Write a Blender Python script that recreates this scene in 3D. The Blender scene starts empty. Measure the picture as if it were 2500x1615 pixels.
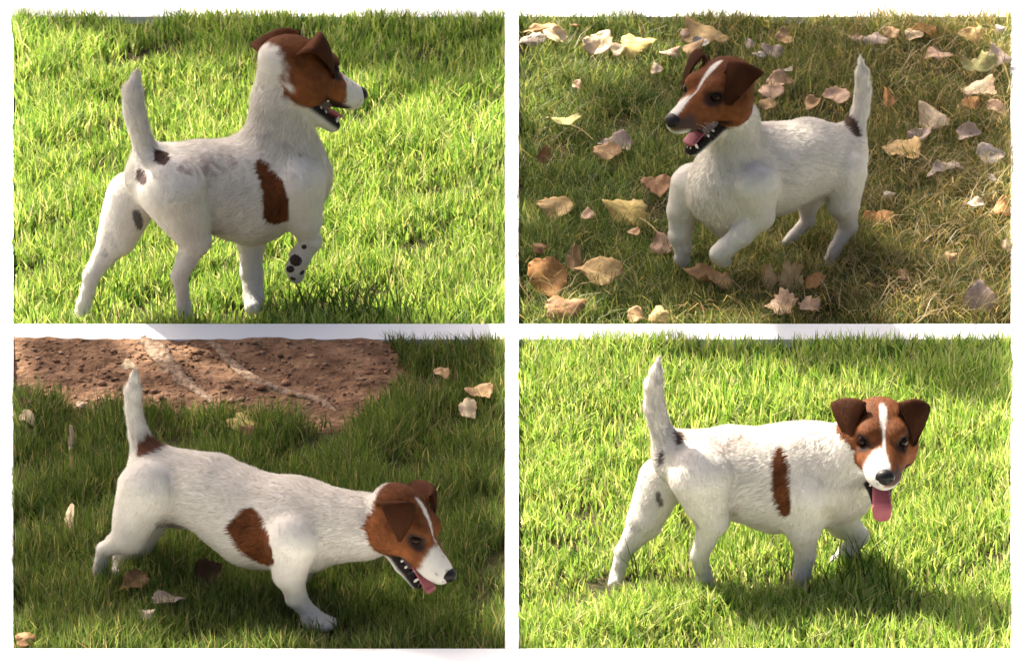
import bpy, math, random
import numpy as np
from mathutils import Vector, Matrix

rng = np.random.default_rng(7)
random.seed(7)
R = math.radians
scene = bpy.context.scene
COL = scene.collection

# ------------------------------------------------------------------ camera
PITCH = R(21.0); DIST = 14.0; FW, FH = 2500.0, 1615.0
LENS = 36.0 * DIST / 1.519
FWD = np.array([0.0, math.cos(PITCH), -math.sin(PITCH)])
UPV = np.array([0.0, math.sin(PITCH), math.cos(PITCH)])
CAM = -FWD * DIST
cd = bpy.data.cameras.new('camera'); cam = bpy.data.objects.new('camera', cd); COL.objects.link(cam)
cam.location = CAM; cam.rotation_euler = (math.pi/2 - PITCH, 0, 0)
cd.lens = LENS; cd.sensor_width = 36.0; cd.clip_start = 0.1; cd.clip_end = 2000.0
scene.camera = cam
cd.dof.use_dof = True; cd.dof.focus_distance = 13.6; cd.dof.aperture_fstop = 26.0

# ------------------------------------------------------------------ sky, sun, exposure
SUN_EL, SUN_AZ = R(47.0), R(42.0)          # azimuth measured from +Y towards -X (behind left)
SUN = np.array([-math.sin(SUN_AZ)*math.cos(SUN_EL), math.cos(SUN_AZ)*math.cos(SUN_EL), math.sin(SUN_EL)])
world = bpy.data.worlds.new('World'); scene.world = world; world.use_nodes = True
wn = world.node_tree.nodes; wl = world.node_tree.links
sky = wn.new('ShaderNodeTexSky'); sky.sky_type = 'NISHITA'; sky.sun_disc = False
sky.sun_elevation = SUN_EL; sky.sun_rotation = -SUN_AZ
sky.air_density = 0.5; sky.dust_density = 8.0; sky.ozone_density = 0.0
bg = wn['Background']; bg.inputs['Strength'].default_value = 0.075
wl.new(sky.outputs[0], bg.inputs['Color'])
sl = bpy.data.lights.new('sun', 'SUN'); sl.energy = 5.0; sl.angle = R(0.6); sl.color = (1.0, 0.93, 0.80)
so = bpy.data.objects.new('sun', sl); COL.objects.link(so)
so.rotation_euler = Vector(SUN).to_track_quat('Z', 'Y').to_euler(); so.location = (-6, 7, 9)
vs = scene.view_settings
vs.view_transform = 'Standard'; vs.look = 'None'; vs.gamma = 1.0; vs.use_curve_mapping = False
vs.exposure = 1.75

# ------------------------------------------------------------------ pixel -> place
def ray(u, v):
    k = 36.0 / LENS / FW
    return FWD + np.array([1.0, 0, 0])*((u-FW/2)*k) + UPV*(-(v-FH/2)*k)
def at_y(u, v, y):
    d = ray(u, v); return CAM + d*((y-CAM[1])/d[1])
def at_z(u, v, z=0.0):
    d = ray(u, v); return CAM + d*((z-CAM[2])/d[2])
def to_px(P):
    P = np.atleast_2d(P) - CAM
    dep = P @ FWD; k = LENS/36.0*FW
    return FW/2 + P[:, 0]/dep*k, FH/2 - (P @ UPV)/dep*k
def mpp(P):                                  # metres per photograph pixel at a place
    return float((np.asarray(P)-CAM) @ FWD)*36.0/LENS/FW

# ------------------------------------------------------------------ helpers
def tag(o, label=None, cat=None, group=None, kind=None):
    if label: o['label'] = label
    if cat: o['category'] = cat
    if group: o['group'] = group
    if kind: o['kind'] = kind
    return o
def mesh_obj(name, verts, faces, mat, parent=None, smooth=True, col=None):
    me = bpy.data.meshes.new(name)
    verts = np.asarray(verts, dtype=np.float32)
    if isinstance(faces, np.ndarray):
        nf, k = faces.shape
        me.vertices.add(len(verts)); me.vertices.foreach_set('co', verts.ravel())
        me.loops.add(nf*k); me.loops.foreach_set('vertex_index', faces.astype(np.int32).ravel())
        me.polygons.add(nf)
        me.polygons.foreach_set('loop_start', np.arange(0, nf*k, k, dtype=np.int32))
        me.update(calc_edges=True)
    else:
        me.from_pydata(verts.tolist(), [], [list(f) for f in faces]); me.update()
    if smooth: me.polygons.foreach_set('use_smooth', np.ones(len(me.polygons), dtype=bool))
    if col is not None:
        a = me.color_attributes.new('Col', 'FLOAT_COLOR', 'POINT')
        c = np.ones((len(verts), 4), dtype=np.float32); c[:, :3] = col
        a.data.foreach_set('color', c.ravel())
    me.materials.append(mat)
    o = bpy.data.objects.new(name, me); COL.objects.link(o)
    if parent: o.parent = parent; o.matrix_parent_inverse = parent.matrix_world.inverted()
    return o
def empty(name, loc):
    o = bpy.data.objects.new(name, None); COL.objects.link(o); o.location = loc
    o.empty_display_size = 0.05
    o.matrix_world = Matrix.Translation(Vector(loc))
    return o
def vnoise(P, f, seed=0):
    """cheap smooth noise, about -1..1"""
    r = np.random.default_rng(seed); out = np.zeros(len(P))
    for i in range(6):
        d = r.normal(size=3); d /= np.linalg.norm(d)
        out += np.sin((P @ d)*f*r.uniform(.6, 1.7) + r.uniform(0, 6.28) + 1.3*np.sin((P @ r.normal(size=3))*f*.5))
    return out/3.2
def poly_in(u, v, poly):
    """signed: inside mask of a pixel polygon"""
    ins = np.zeros(len(u), dtype=bool); n = len(poly)
    for i in range(n):
        x1, y1 = poly[i]; x2, y2 = poly[(i+1) % n]
        c = ((y1 > v) != (y2 > v)) & (u < (x2-x1)*(v-y1)/(y2-y1+1e-9)+x1)
        ins ^= c
    return ins

# ------------------------------------------------------------------ materials
def new_mat(name):
    m = bpy.data.materials.new(name); m.use_nodes = True
    nt = m.node_tree; nt.nodes.clear()
    out = nt.nodes.new('ShaderNodeOutputMaterial'); return m, nt, out
def attr_mat(name, rough=.6, spec=.3, transl=0.0, tint=(1, 1, 1), noise=None, tcol=None, sheen=0.0):
    m, nt, out = new_mat(name); N = nt.nodes; L = nt.links
    a = N.new('ShaderNodeAttribute'); a.attribute_name = 'Col'
    col = a.outputs['Color']
    if noise:
        no = N.new('ShaderNodeTexNoise'); no.inputs['Scale'].default_value = noise[0]; no.inputs['Detail'].default_value = 5
        tc = N.new('ShaderNodeTexCoord'); L.new(tc.outputs['Object'], no.inputs['Vector'])
        mr = N.new('ShaderNodeMapRange'); mr.inputs['To Min'].default_value = 1-noise[1]; mr.inputs['To Max'].default_value = 1+noise[1]
        mr.inputs['From Min'].default_value = .3; mr.inputs['From Max'].default_value = .7
        L.new(no.outputs['Fac'], mr.inputs['Value'])
        mx = N.new('ShaderNodeVectorMath'); mx.operation = 'SCALE'
        L.new(col, mx.inputs[0]); L.new(mr.outputs[0], mx.inputs['Scale']); col = mx.outputs[0]
    p = N.new('ShaderNodeBsdfPrincipled'); L.new(col, p.inputs['Base Color'])
    p.inputs['Roughness'].default_value = rough; p.inputs['Specular IOR Level'].default_value = spec
    if sheen: p.inputs['Sheen Weight'].default_value = sheen
    sh = p.outputs[0]
    if transl > 0:
        t = N.new('ShaderNodeBsdfTranslucent')
        if tcol is not None:
            mm = N.new('ShaderNodeVectorMath'); mm.operation = 'MULTIPLY'; mm.inputs[1].default_value = tcol
            L.new(col, mm.inputs[0]); L.new(mm.outputs[0], t.inputs['Color'])
        else: L.new(col, t.inputs['Color'])
        mi = N.new('ShaderNodeMixShader'); mi.inputs[0].default_value = transl
        L.new(sh, mi.inputs[1]); L.new(t.outputs[0], mi.inputs[2]); sh = mi.outputs[0]
    L.new(sh, out.inputs['Surface']); return m
def plain_mat(name, col, rough=.5, spec=.5, noise=None, bump=None, coat=0, col2=None):
    m, nt, out = new_mat(name); N = nt.nodes; L = nt.links
    p = N.new('ShaderNodeBsdfPrincipled'); p.inputs['Base Color'].default_value = (*col, 1)
    p.inputs['Roughness'].default_value = rough; p.inputs['Specular IOR Level'].default_value = spec
    p.inputs['Coat Weight'].default_value = coat
    tc = N.new('ShaderNodeTexCoord')
    if noise:
        no = N.new('ShaderNodeTexNoise'); no.inputs['Scale'].default_value = noise; no.inputs['Detail'].default_value = 8
        L.new(tc.outputs['Object'], no.inputs['Vector'])
        cr = N.new('ShaderNodeValToRGB'); cr.color_ramp.elements[0].position = .35; cr.color_ramp.elements[1].position = .68
        cr.color_ramp.elements[0].color = (*(col2 or [c*.6 for c in col]), 1); cr.color_ramp.elements[1].color = (*col, 1)
        L.new(no.outputs['Fac'], cr.inputs[0]); L.new(cr.outputs[0], p.inputs['Base Color'])
    if bump:
        nb = N.new('ShaderNodeTexNoise'); nb.inputs['Scale'].default_value = bump[0]; nb.inputs['Detail'].default_value = 8
        L.new(tc.outputs['Object'], nb.inputs['Vector'])
        b = N.new('ShaderNodeBump'); b.inputs['Strength'].default_value = bump[1]; b.inputs['Distance'].default_value = bump[2]
        L.new(nb.outputs['Fac'], b.inputs['Height']); L.new(b.outputs[0], p.inputs['Normal'])
    L.new(p.outputs[0], out.inputs['Surface']); return m

M_WHITE = plain_mat('white_paint', (.88, .88, .87), .55, .3, noise=6, col2=(.85, .85, .84), bump=(90, .08, .002))
M_SOIL = plain_mat('lawn_soil', (.075, .062, .028), .95, .1, noise=60, col2=(.03, .032, .012), bump=(120, .6, .01))
M_MULCH = plain_mat('bare_soil', (.30, .175, .105), .95, .1, noise=24, col2=(.135, .074, .043), bump=(75, 1.0, .016))
M_ROOT = plain_mat('root_bark', (.40, .29, .21), .9, .1, noise=90, col2=(.17, .11, .07), bump=(140, 1.0, .008))
M_BARK = plain_mat('tree_bark', (.16, .11, .075), .9, .2, noise=18, bump=(30, .8, .02))
M_GRASS = attr_mat('grass_blade', .42, .22, .50, tcol=(1.0, 1.0, .62))
M_LEAF = attr_mat('dry_leaf', .6, .25, .22, noise=(150, .16))
M_CROWN = attr_mat('tree_leaf', .5, .3, .12)
M_CHIP = attr_mat('soil_crumb', .95, .1)
M_BODY = attr_mat('dog_hide', .8, .15, noise=(60, .05))
M_COAT = attr_mat('dog_hair', .6, .10, .25)
M_EAR = attr_mat('dog_ear', .8, .05, .10)
M_NOSE = plain_mat('dog_nose', (.012, .010, .011), .42, .22, bump=(500, .5, .001))
M_EYE = plain_mat('dog_eye', (.014, .006, .003), .05, .12)
M_TONGUE = plain_mat('dog_tongue', (.40, .115, .135), .5, .2, bump=(500, .3, .001))
M_MOUTH = plain_mat('dog_gum', (.045, .014, .015), .4, .4)
M_TOOTH = plain_mat('dog_tooth', (.80, .74, .62), .3, .5)
M_PAD = plain_mat('dog_pad', (.045, .028, .024), .7, .3, bump=(400, .4, .001))

# ------------------------------------------------------------------ the setting: four lawn plots between white edging
PX_L, PX_R, PX_T, PX_B = 32, 2468, 32, 1582
MID_U = (1233, 1266); MID_V = (791, 823)
EL = 0.008; EH = 0.022                                        # edging height
def box(name, quad, z0, z1, mat, bev=.003, **kw):
    """a slab from a ground quad (counter-clockwise from front left)"""
    q = np.array(quad)[:, :2]; c = q.mean(0)
    d = q-c; n = np.linalg.norm(d, axis=1, keepdims=True)
    qi = q - d/n*bev*1.4
    V = [(*p, z0) for p in q]+[(*p, z1-bev) for p in q]+[(*p, z1) for p in qi]
    F = [(3, 2, 1, 0)]
    for k in (0, 4):
        for i in range(4): F.append((k+i, k+(i+1) % 4, k+4+(i+1) % 4, k+4+i))
    F.append((8, 9, 10, 11))
    return mesh_obj(name, V, F, mat, smooth=False, **kw)
gv = 400.0
ground = mesh_obj('ground', [(-gv, -gv, -.004), (gv, -gv, -.004), (gv, gv, -.004), (-gv, gv, -.004)], [(0, 1, 2, 3)], M_SOIL, smooth=False)
tag(ground, kind='structure')
yF = at_z(1250, PX_B, EH)[1]                      # inner top edge of the front border
yB = at_z(1250, PX_T+9, EL)[1]                    # where far grass tips meet the back border
yM1 = at_z(1250, MID_V[0], EH)[1]; yM0 = at_z(1250, MID_V[1]+6, EL)[1] # cross kerb
def edge_x(u, y): return at_y(u, 0, y)[0]         # x does not depend on v for a level camera roll
def ex(u, y, z=EH):
    d = CAM.copy(); dep = (np.array([0, y, z])-CAM) @ FWD
    return (u-FW/2)*dep*36/LENS/FW
W = .42
xl0, xl1 = ex(PX_L, yF), ex(PX_L, yB); xr0, xr1 = ex(PX_R, yF), ex(PX_R, yB)
def fan(x0, x1, y): return x0+(x1-x0)*(y-yF)/(yB-yF)
ya, yb = yF-W, yB+W
inn = [(xl0, yF), (xr0, yF), (xr1, yB), (xl1, yB)]
oo = [(fan(xl0, xl1, ya)-W, ya), (fan(xr0, xr1, ya)+W, ya), (fan(xr0, xr1, yb)+W, yb), (fan(xl0, xl1, yb)-W, yb)]
PV = [(*q, EH if i < 2 else EL) for i, q in enumerate(inn)]+[(*q, EH) for q in oo]+[(*q, -.02) for q in inn]+[(*q, -.02) for q in oo]
PF = []
for i in range(4):
    j = (i+1) % 4
    PF += [(4+i, 4+j, j, i), (i, j, 8+j, 8+i), (4+j, 4+i, 12+i, 12+j)]
p = mesh_obj('path', PV, PF, M_WHITE, smooth=False); tag(p, kind='structure')
k1 = box('kerb', [(fan(xl0, xl1, yM0)-.002, yM0), (fan(xr0, xr1, yM0)+.002, yM0), (fan(xr0, xr1, yM1)+.002, yM1), (fan(xl0, xl1, yM1)-.002, yM1)], -.02, EH+.0006, M_WHITE, .0008); tag(k1, kind='structure')
for (y0, y1) in ((yF-.001, yM0+.001), (yM1-.001, yB+.001)):
    p = box('kerb', [(ex(MID_U[0], y0), y0), (ex(MID_U[1], y0), y0), (ex(MID_U[1], y1), y1), (ex(MID_U[0], y1), y1)], -.02, EH+.0003, M_WHITE, .0008)
    tag(p, kind='structure')
for vv in k1.data.vertices:                        # its top falls towards the front plots
    if vv.co.z > 0 and vv.co.y < (yM0+yM1)/2: vv.co.z -= EH-EL
PLOTS = {1: (PX_L, MID_U[0], yM1, yB), 2: (MID_U[1], PX_R, yM1, yB), 3: (PX_L, MID_U[0], yF, yM0), 4: (MID_U[1], PX_R, yF, yM0)}
# the bare soil under the tree in the lower left plot
SOIL_POLY = [(20, 800), (915, 800), (945, 860), (985, 920), (955, 975), (880, 1020), (810, 1045), (720, 1035), (560, 1022), (400, 1012), (230, 1005), (20, 985)]
def soil_mask(X, Y):
    P = np.stack([X, Y, np.zeros_like(X)], 1); u, v = to_px(P)
    return poly_in(u+vnoise(P, 40, 3)*14+vnoise(P, 110, 13)*8, v+vnoise(P, 40, 4)*13+vnoise(P, 120, 14)*9, SOIL_POLY)
def soil_h(X, Y):
    P = np.stack([X, Y, np.zeros_like(X)], 1)
    u, v = to_px(P)
    rise = np.clip((1050-v)/190, 0, 1)*np.clip((1015-u)/140, 0, 1)
    return .0105*rise*rise*(3-2*rise)+.0035*vnoise(P, 55, 5)*np.clip(rise*4, 0, 1)+.002*vnoise(P, 160, 6)*np.clip(rise*4, 0, 1)-.001-.006*(rise <= 0)
nx, ny = 220, 110
x0s, x1s = ex(PX_L, yM0, 0)-.012, ex(1035, yM0, 0); y0s, y1s = at_z(500, 1090)[1], yM0-.001
gx, gy = np.meshgrid(np.linspace(x0s, x1s, nx), np.linspace(y0s, y1s, ny)); gx = gx.ravel(); gy = gy.ravel()
gx = np.maximum(gx, [fan(xl0, xl1, y)+.001 for y in gy])
V = np.stack([gx, gy, soil_h(gx, gy)], 1)
ii = (np.arange(ny-1)[:, None]*nx+np.arange(nx-1)).ravel()
soil = mesh_obj('soil', V, np.stack([ii, ii+1, ii+1+nx, ii+nx], 1), M_MULCH); tag(soil, kind='structure')

# ------------------------------------------------------------------ grass
def blades(name, X, Y, Z, H, Wd, lean, leandir, face, col, label, limit=None, segs=2, cat='grass'):
    n = len(X)
    ca, sa = np.cos(face), np.sin(face); lx, ly = np.cos(leandir)*lean, np.sin(leandir)*lean
    rows = []
    T = [0, .5, 1.0] if segs == 2 else [0, 1.0]
    wT = [1.0, .8, 0] if segs == 2 else [1.0, 0]
    cols = []
    verts = []
    for t, w in zip(T, wT):
        bx = X+lx*H*t**1.8; by = Y+ly*H*t**1.8; bz = Z+H*t*(1-.30*np.clip(lean, 0, 1.5)*t)
        if limit is not None: bx, by = limit(bx, by)
        if w > 0:
            verts += [np.stack([bx-ca*Wd*w*.5, by-sa*Wd*w*.5, bz], 1), np.stack([bx+ca*Wd*w*.5, by+sa*Wd*w*.5, bz], 1)]
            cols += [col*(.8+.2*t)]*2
        else:
            verts += [np.stack([bx, by, bz], 1)]; cols += [col]
    k = len(verts)
    V = np.stack(verts, 1).reshape(-1, 3); C = np.stack(cols, 1).reshape(-1, 3)
    b = (np.arange(n)*k)[:, None]
    tri = np.array([[0, 1, 3], [0, 3, 2], [2, 3, 4]]) if segs == 2 else np.array([[0, 1, 2]])
    F = (b[:, None, :]+tri[None]).reshape(-1, 3)
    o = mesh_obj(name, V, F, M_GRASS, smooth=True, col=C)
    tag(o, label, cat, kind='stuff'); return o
def pick(n, cols, probs):
    c = np.array(cols)[rng.choice(len(cols), n, p=np.array(probs)/sum(probs))]
    return c*rng.uniform(.75, 1.25, (n, 1))*rng.uniform(.93, 1.07, (n, 3))
def plot_pts(k, n, y_extra=0):
    u0, u1, y0, y1 = PLOTS[k]
    y = rng.uniform(y0+.004, y1-.004, n); u = rng.uniform(u0+3, u1-3, n)
    dep = (np.stack([np.zeros(n), y, np.full(n, EH)], 1)-CAM) @ FWD
    return (u-FW/2)*dep*36/LENS/FW, y
def plot_limit(k):
    u0, u1, y0, y1 = PLOTS[k]
    def f(x, y):
        y = np.clip(y, y0+.002, y1-.002)
        dep = (np.stack([np.zeros(len(x)), y, np.full(len(x), EH)], 1)-CAM) @ FWD
        kk = dep*36/LENS/FW
        jit = rng.uniform(0, .006, len(x))
        return np.clip(x, (u0-FW/2)*kk-jit+.002, (u1-FW/2)*kk+jit-.002), y
    return f
GREEN = [(.19, .32, .065), (.32, .46, .10), (.085, .18, .038), (.49, .56, .19), (.64, .60, .36)]
def lawn(k, n, hmin, hmax, cols, probs, label, wid=(.0018, .0038), lean=(.1, .9), pat=0):
    X, Y = plot_pts(k, n)
    P = np.stack([X, Y, np.zeros(n)], 1)
    dens = vnoise(P, 9, 20+k); fine = vnoise(P, 38, 30+k)
    keep = np.ones(n, bool); Z = np.zeros(n)
    if k == 3:
        keep = ~soil_mask(X, Y); Z = np.maximum(0, soil_h(X, Y))
    keep &= rng.uniform(size=n) < .68+.50*fine
    X, Y, P, dens, fine, Z = [a[keep] for a in (X, Y, P, dens, fine, Z)]; n = len(X)
    H = rng.uniform(hmin, hmax, n)*(1+.30*fine+.15*dens)
    ymax = PLOTS[k][3]
    near = np.clip((ymax-Y)/.08, 0, 1); H = np.minimum(H, .019+.008*rng.uniform(size=n)+near*.06)
    C = pick(n, cols, probs)*(1+.12*dens[:, None])
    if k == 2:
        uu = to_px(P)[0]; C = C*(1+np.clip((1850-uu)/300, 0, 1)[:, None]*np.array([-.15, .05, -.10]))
    ln = rng.uniform(lean[0], lean[1], n)**1.3
    ld = vnoise(P, 14, 40+k)*2.2+rng.normal(0, .9, n)+rng.choice([0, math.pi], n)
    return blades('grass', X, Y, Z-.002, H, rng.uniform(wid[0], wid[1], n), ln, ld, rng.normal(0, .8, n), C, label, plot_limit(k))
lawn(1, 66000, .018, .045, GREEN, [3, 4, 2, 3, 1.2], 'sunlit yellow green grass around the dog looking away')
lawn(4, 64000, .016, .041, GREEN, [2.5, 4, 1.5, 3.5, 1.4], 'bright sunlit grass around the dog facing the camera')
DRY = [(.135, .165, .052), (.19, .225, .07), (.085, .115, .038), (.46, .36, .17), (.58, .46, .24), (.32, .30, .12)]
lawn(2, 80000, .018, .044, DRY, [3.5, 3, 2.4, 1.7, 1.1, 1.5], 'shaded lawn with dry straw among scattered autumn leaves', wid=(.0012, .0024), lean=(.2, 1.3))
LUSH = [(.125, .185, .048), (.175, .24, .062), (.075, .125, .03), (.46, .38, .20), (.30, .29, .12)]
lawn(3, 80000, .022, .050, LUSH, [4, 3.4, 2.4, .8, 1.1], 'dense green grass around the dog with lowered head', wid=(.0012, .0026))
# straw lying in the dry corners of the leafy plot
n = 9000; X, Y = plot_pts(2, n); P = np.stack([X, Y, np.zeros(n)], 1); u, v = to_px(P)
w = np.clip((u-1900)/450, 0, 1)*np.clip(.35+.9*np.abs(v-330)/420, 0, 1)+.10+.5*np.clip((110-v)/80, 0, 1)*(u > 1700)
kp = rng.uniform(size=n) < w+.25*vnoise(P, 22, 77); X, Y = X[kp], Y[kp]; n = len(X)
blades('straw', X, Y, rng.uniform(.012, .034, n), rng.uniform(.02, .05, n), rng.uniform(.0009, .0018, n), np.full(n, 1.55), rng.uniform(0, 6.28, n), rng.uniform(0, 6.28, n),
       pick(n, [(.48, .36, .17), (.38, .26, .11), (.58, .48, .27)], [3, 2, 1]), 'dry straw lying in the leafy lawn', plot_limit(2), cat='straw')
# tall seed stalks in front of the two sunlit dogs
def stalks(k, pts, label):
    X, Y, H, Ld = [], [], [], []
    for (u, v, h, n, sp) in pts:
        g = at_z(u, v)
        for i in range(n):
            X.append(g[0]+rng.normal(0, sp)); Y.append(g[1]+rng.normal(0, sp*.8)); H.append(h*rng.uniform(.6, 1.15)); Ld.append(rng.normal(2.3, .9) if rng.uniform() < .7 else rng.normal(.4, .5))
    X, Y, H, Ld = map(np.array, (X, Y, H, Ld)); n = len(X)
    X, Y = plot_limit(k)(X, Y)
    blades('tall_grass', X, Y, np.zeros(n), H, rng.uniform(.0018, .0032, n), rng.uniform(.25, 1.0, n), Ld, rng.normal(0, .5, n),
           pick(n, [(.045, .10, .018), (.07, .14, .025), (.30, .26, .12)], [4, 3, 1]), label, plot_limit(k))
stalks(1, [(820, 778, .075, 34, .035), (900, 782, .08, 26, .03), (740, 780, .07, 16, .02), (245, 770, .085, 4, .008), (1000, 786, .06, 16, .04)], 'tall dark grass stalks beside the lifted paw of the dog looking away')
stalks(4, [(2030, 1425, .075, 30, .035), (2110, 1415, .085, 26, .04), (1560, 1440, .09, 5, .01), (2330, 1480, .06, 30, .06), (1700, 1500, .05, 10, .05)], 'tall dark grass stalks beside the lifted paw of the dog facing the camera')

# sparse lawn outside the white border
n = 170000
X = rng.uniform(-3.4, 3.4, n); Y = rng.uniform(-4, 4, n)
out_ = (Y < ya-.03) | (Y > yb+.03) | (np.abs(X) > fan(xr0, xr1, Y)+W+.03)
X, Y = X[out_], Y[out_]; n = len(X)
blades('grass', X, Y, np.zeros(n), rng.uniform(.03, .06, n), rng.uniform(.004, .008, n), rng.uniform(.1, .9, n), rng.uniform(0, 6.28, n), rng.normal(0, .9, n),
       pick(n, GREEN, [3, 3, 3, 2, 1]), 'rough lawn outside the white border', segs=1)

# ------------------------------------------------------------------ soil crumbs and roots (lower left plot)
n = 950
X = rng.uniform(x0s, x1s, n); Y = rng.uniform(y0s, y1s-.01, n); k = soil_mask(X, Y) & (to_px(np.stack([X, Y, X*0], 1))[0] > 38); X, Y = X[k], Y[k]; n = len(X)
Z = soil_h(X, Y)
S = rng.uniform(.0012, .0042, n); S[rng.uniform(size=n) < .05] *= 2.2
base = np.array([(1, 0, 0), (-1, 0, 0), (0, 1, 0), (0, -1, 0), (0, 0, .6), (0, 0, -.6)], float)
tri = np.array([[0, 2, 4], [2, 1, 4], [1, 3, 4], [3, 0, 4], [2, 0, 5], [1, 2, 5], [3, 1, 5], [0, 3, 5]])
ang = rng.uniform(0, 6.28, n); st = rng.uniform(.5, 2.2, n)
bv = base[None]*rng.uniform(.6, 1.3, (n, 6, 3)); bv[:, :, 0] *= st[:, None]
rx = bv[:, :, 0]*np.cos(ang)[:, None]-bv[:, :, 1]*np.sin(ang)[:, None]; ry = bv[:, :, 0]*np.sin(ang)[:, None]+bv[:, :, 1]*np.cos(ang)[:, None]
V = np.stack([X[:, None]+rx*S[:, None], Y[:, None]+ry*S[:, None], Z[:, None]+S[:, None]*.35+bv[:, :, 2]*S[:, None]], 2).reshape(-1, 3)
V[:, 1] = np.minimum(V[:, 1], yM0-.002)
F = ((np.arange(n)*6)[:, None, None]+tri[None]).reshape(-1, 3)
C = np.repeat(pick(n, [(.30, .175, .105), (.22, .125, .07), (.40, .27, .17), (.10, .055, .033)], [4, 3, 1.2, 1.5]), 6, 0)
o = mesh_obj('soil_crumbs', V, F, M_CHIP, smooth=False, col=C); tag(o, 'loose brown soil crumbs and chips on the bare patch', 'soil', kind='stuff')
def tube(path, radii, nseg=12, rough=0.0, seed=0, flat=1.0):
    path = np.array(path, float); n = len(path)
    V, F = [], []
    r_ = np.random.default_rng(seed)
    ph = r_.uniform(0, 6.28, 5)
    for i in range(n):
        t = path[min(i+1, n-1)]-path[max(i-1, 0)]; t /= np.linalg.norm(t)+1e-9
        a = np.cross(t, [0, 0, 1.0]); 
        if np.linalg.norm(a) < 1e-3: a = np.array([1.0, 0, 0])
        a /= np.linalg.norm(a); b = np.cross(a, t)
        for j in range(nseg):
            th = 2*math.pi*j/nseg
            rr = radii[i]*(1+rough*(.5*math.sin(3*th+ph[0]+i*.25)+.4*math.sin(5*th+ph[1]-i*.4)+.5*r_.normal()*.6))
            V.append(path[i]+a*math.cos(th)*rr+b*math.sin(th)*rr*flat)
    for i in range(n-1):
        for j in range(nseg):
            F.append((i*nseg+j, i*nseg+(j+1) % nseg, (i+1)*nseg+(j+1) % nseg, (i+1)*nseg+j))
    V.append(path[0]); V.append(path[-1]); a0 = len(V)-2
    for j in range(nseg):
        F.append((a0, (j+1) % nseg, j)); F.append((a0+1, (n-1)*nseg+j, (n-1)*nseg+(j+1) % nseg))
    return np.array(V), F
def spline(pts, m):
    pts = np.array(pts, float); n = len(pts); out = []
    for i in range(n-1):
        p0, p1, p2, p3 = pts[max(i-1, 0)], pts[i], pts[i+1], pts[min(i+2, n-1)]
        for t in np.linspace(0, 1, m, endpoint=False):
            out.append(.5*((2*p1)+(-p0+p2)*t+(2*p0-5*p1+4*p2-p3)*t*t+(-p0+3*p1-3*p2+p3)*t**3))
    out.append(pts[-1]); return np.array(out)
def root(pix, wpx, label, seed):
    P = []
    for (u, v) in pix:
        g = at_z(u, v, .03)
        for _ in range(4): g = at_z(u, v, float(soil_h(np.array([g[0]]), np.array([g[1]]))[0])-.002)
        g[1] = min(g[1], yM0-.014)
        P.append(g)
    S = spline(P, 9); r = np.interp(np.linspace(0, 1, len(S)), np.linspace(0, 1, len(wpx)), wpx)*.5/1646
    V, F = tube(S, r*1.12, 14, .30, seed, .75)
    V[:, 1] = np.minimum(V[:, 1], yM0-.002)
    o = mesh_obj('tree_root', V, F, M_ROOT); tag(o, label, 'root', 'exposed roots on the bare soil'); return o
root([(352, 822), (372, 850), (400, 882), (446, 930), (490, 962), (516, 985)], [38, 46, 44, 36, 26, 12], 'thick ridged grey root running down to the grass behind the dog', 1)
root([(508, 822), (530, 850), (560, 885), (630, 934), (715, 964), (778, 980), (822, 1008)], [26, 24, 22, 26, 28, 24, 10], 'long thin pale root crossing the bare soil', 2)

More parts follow.
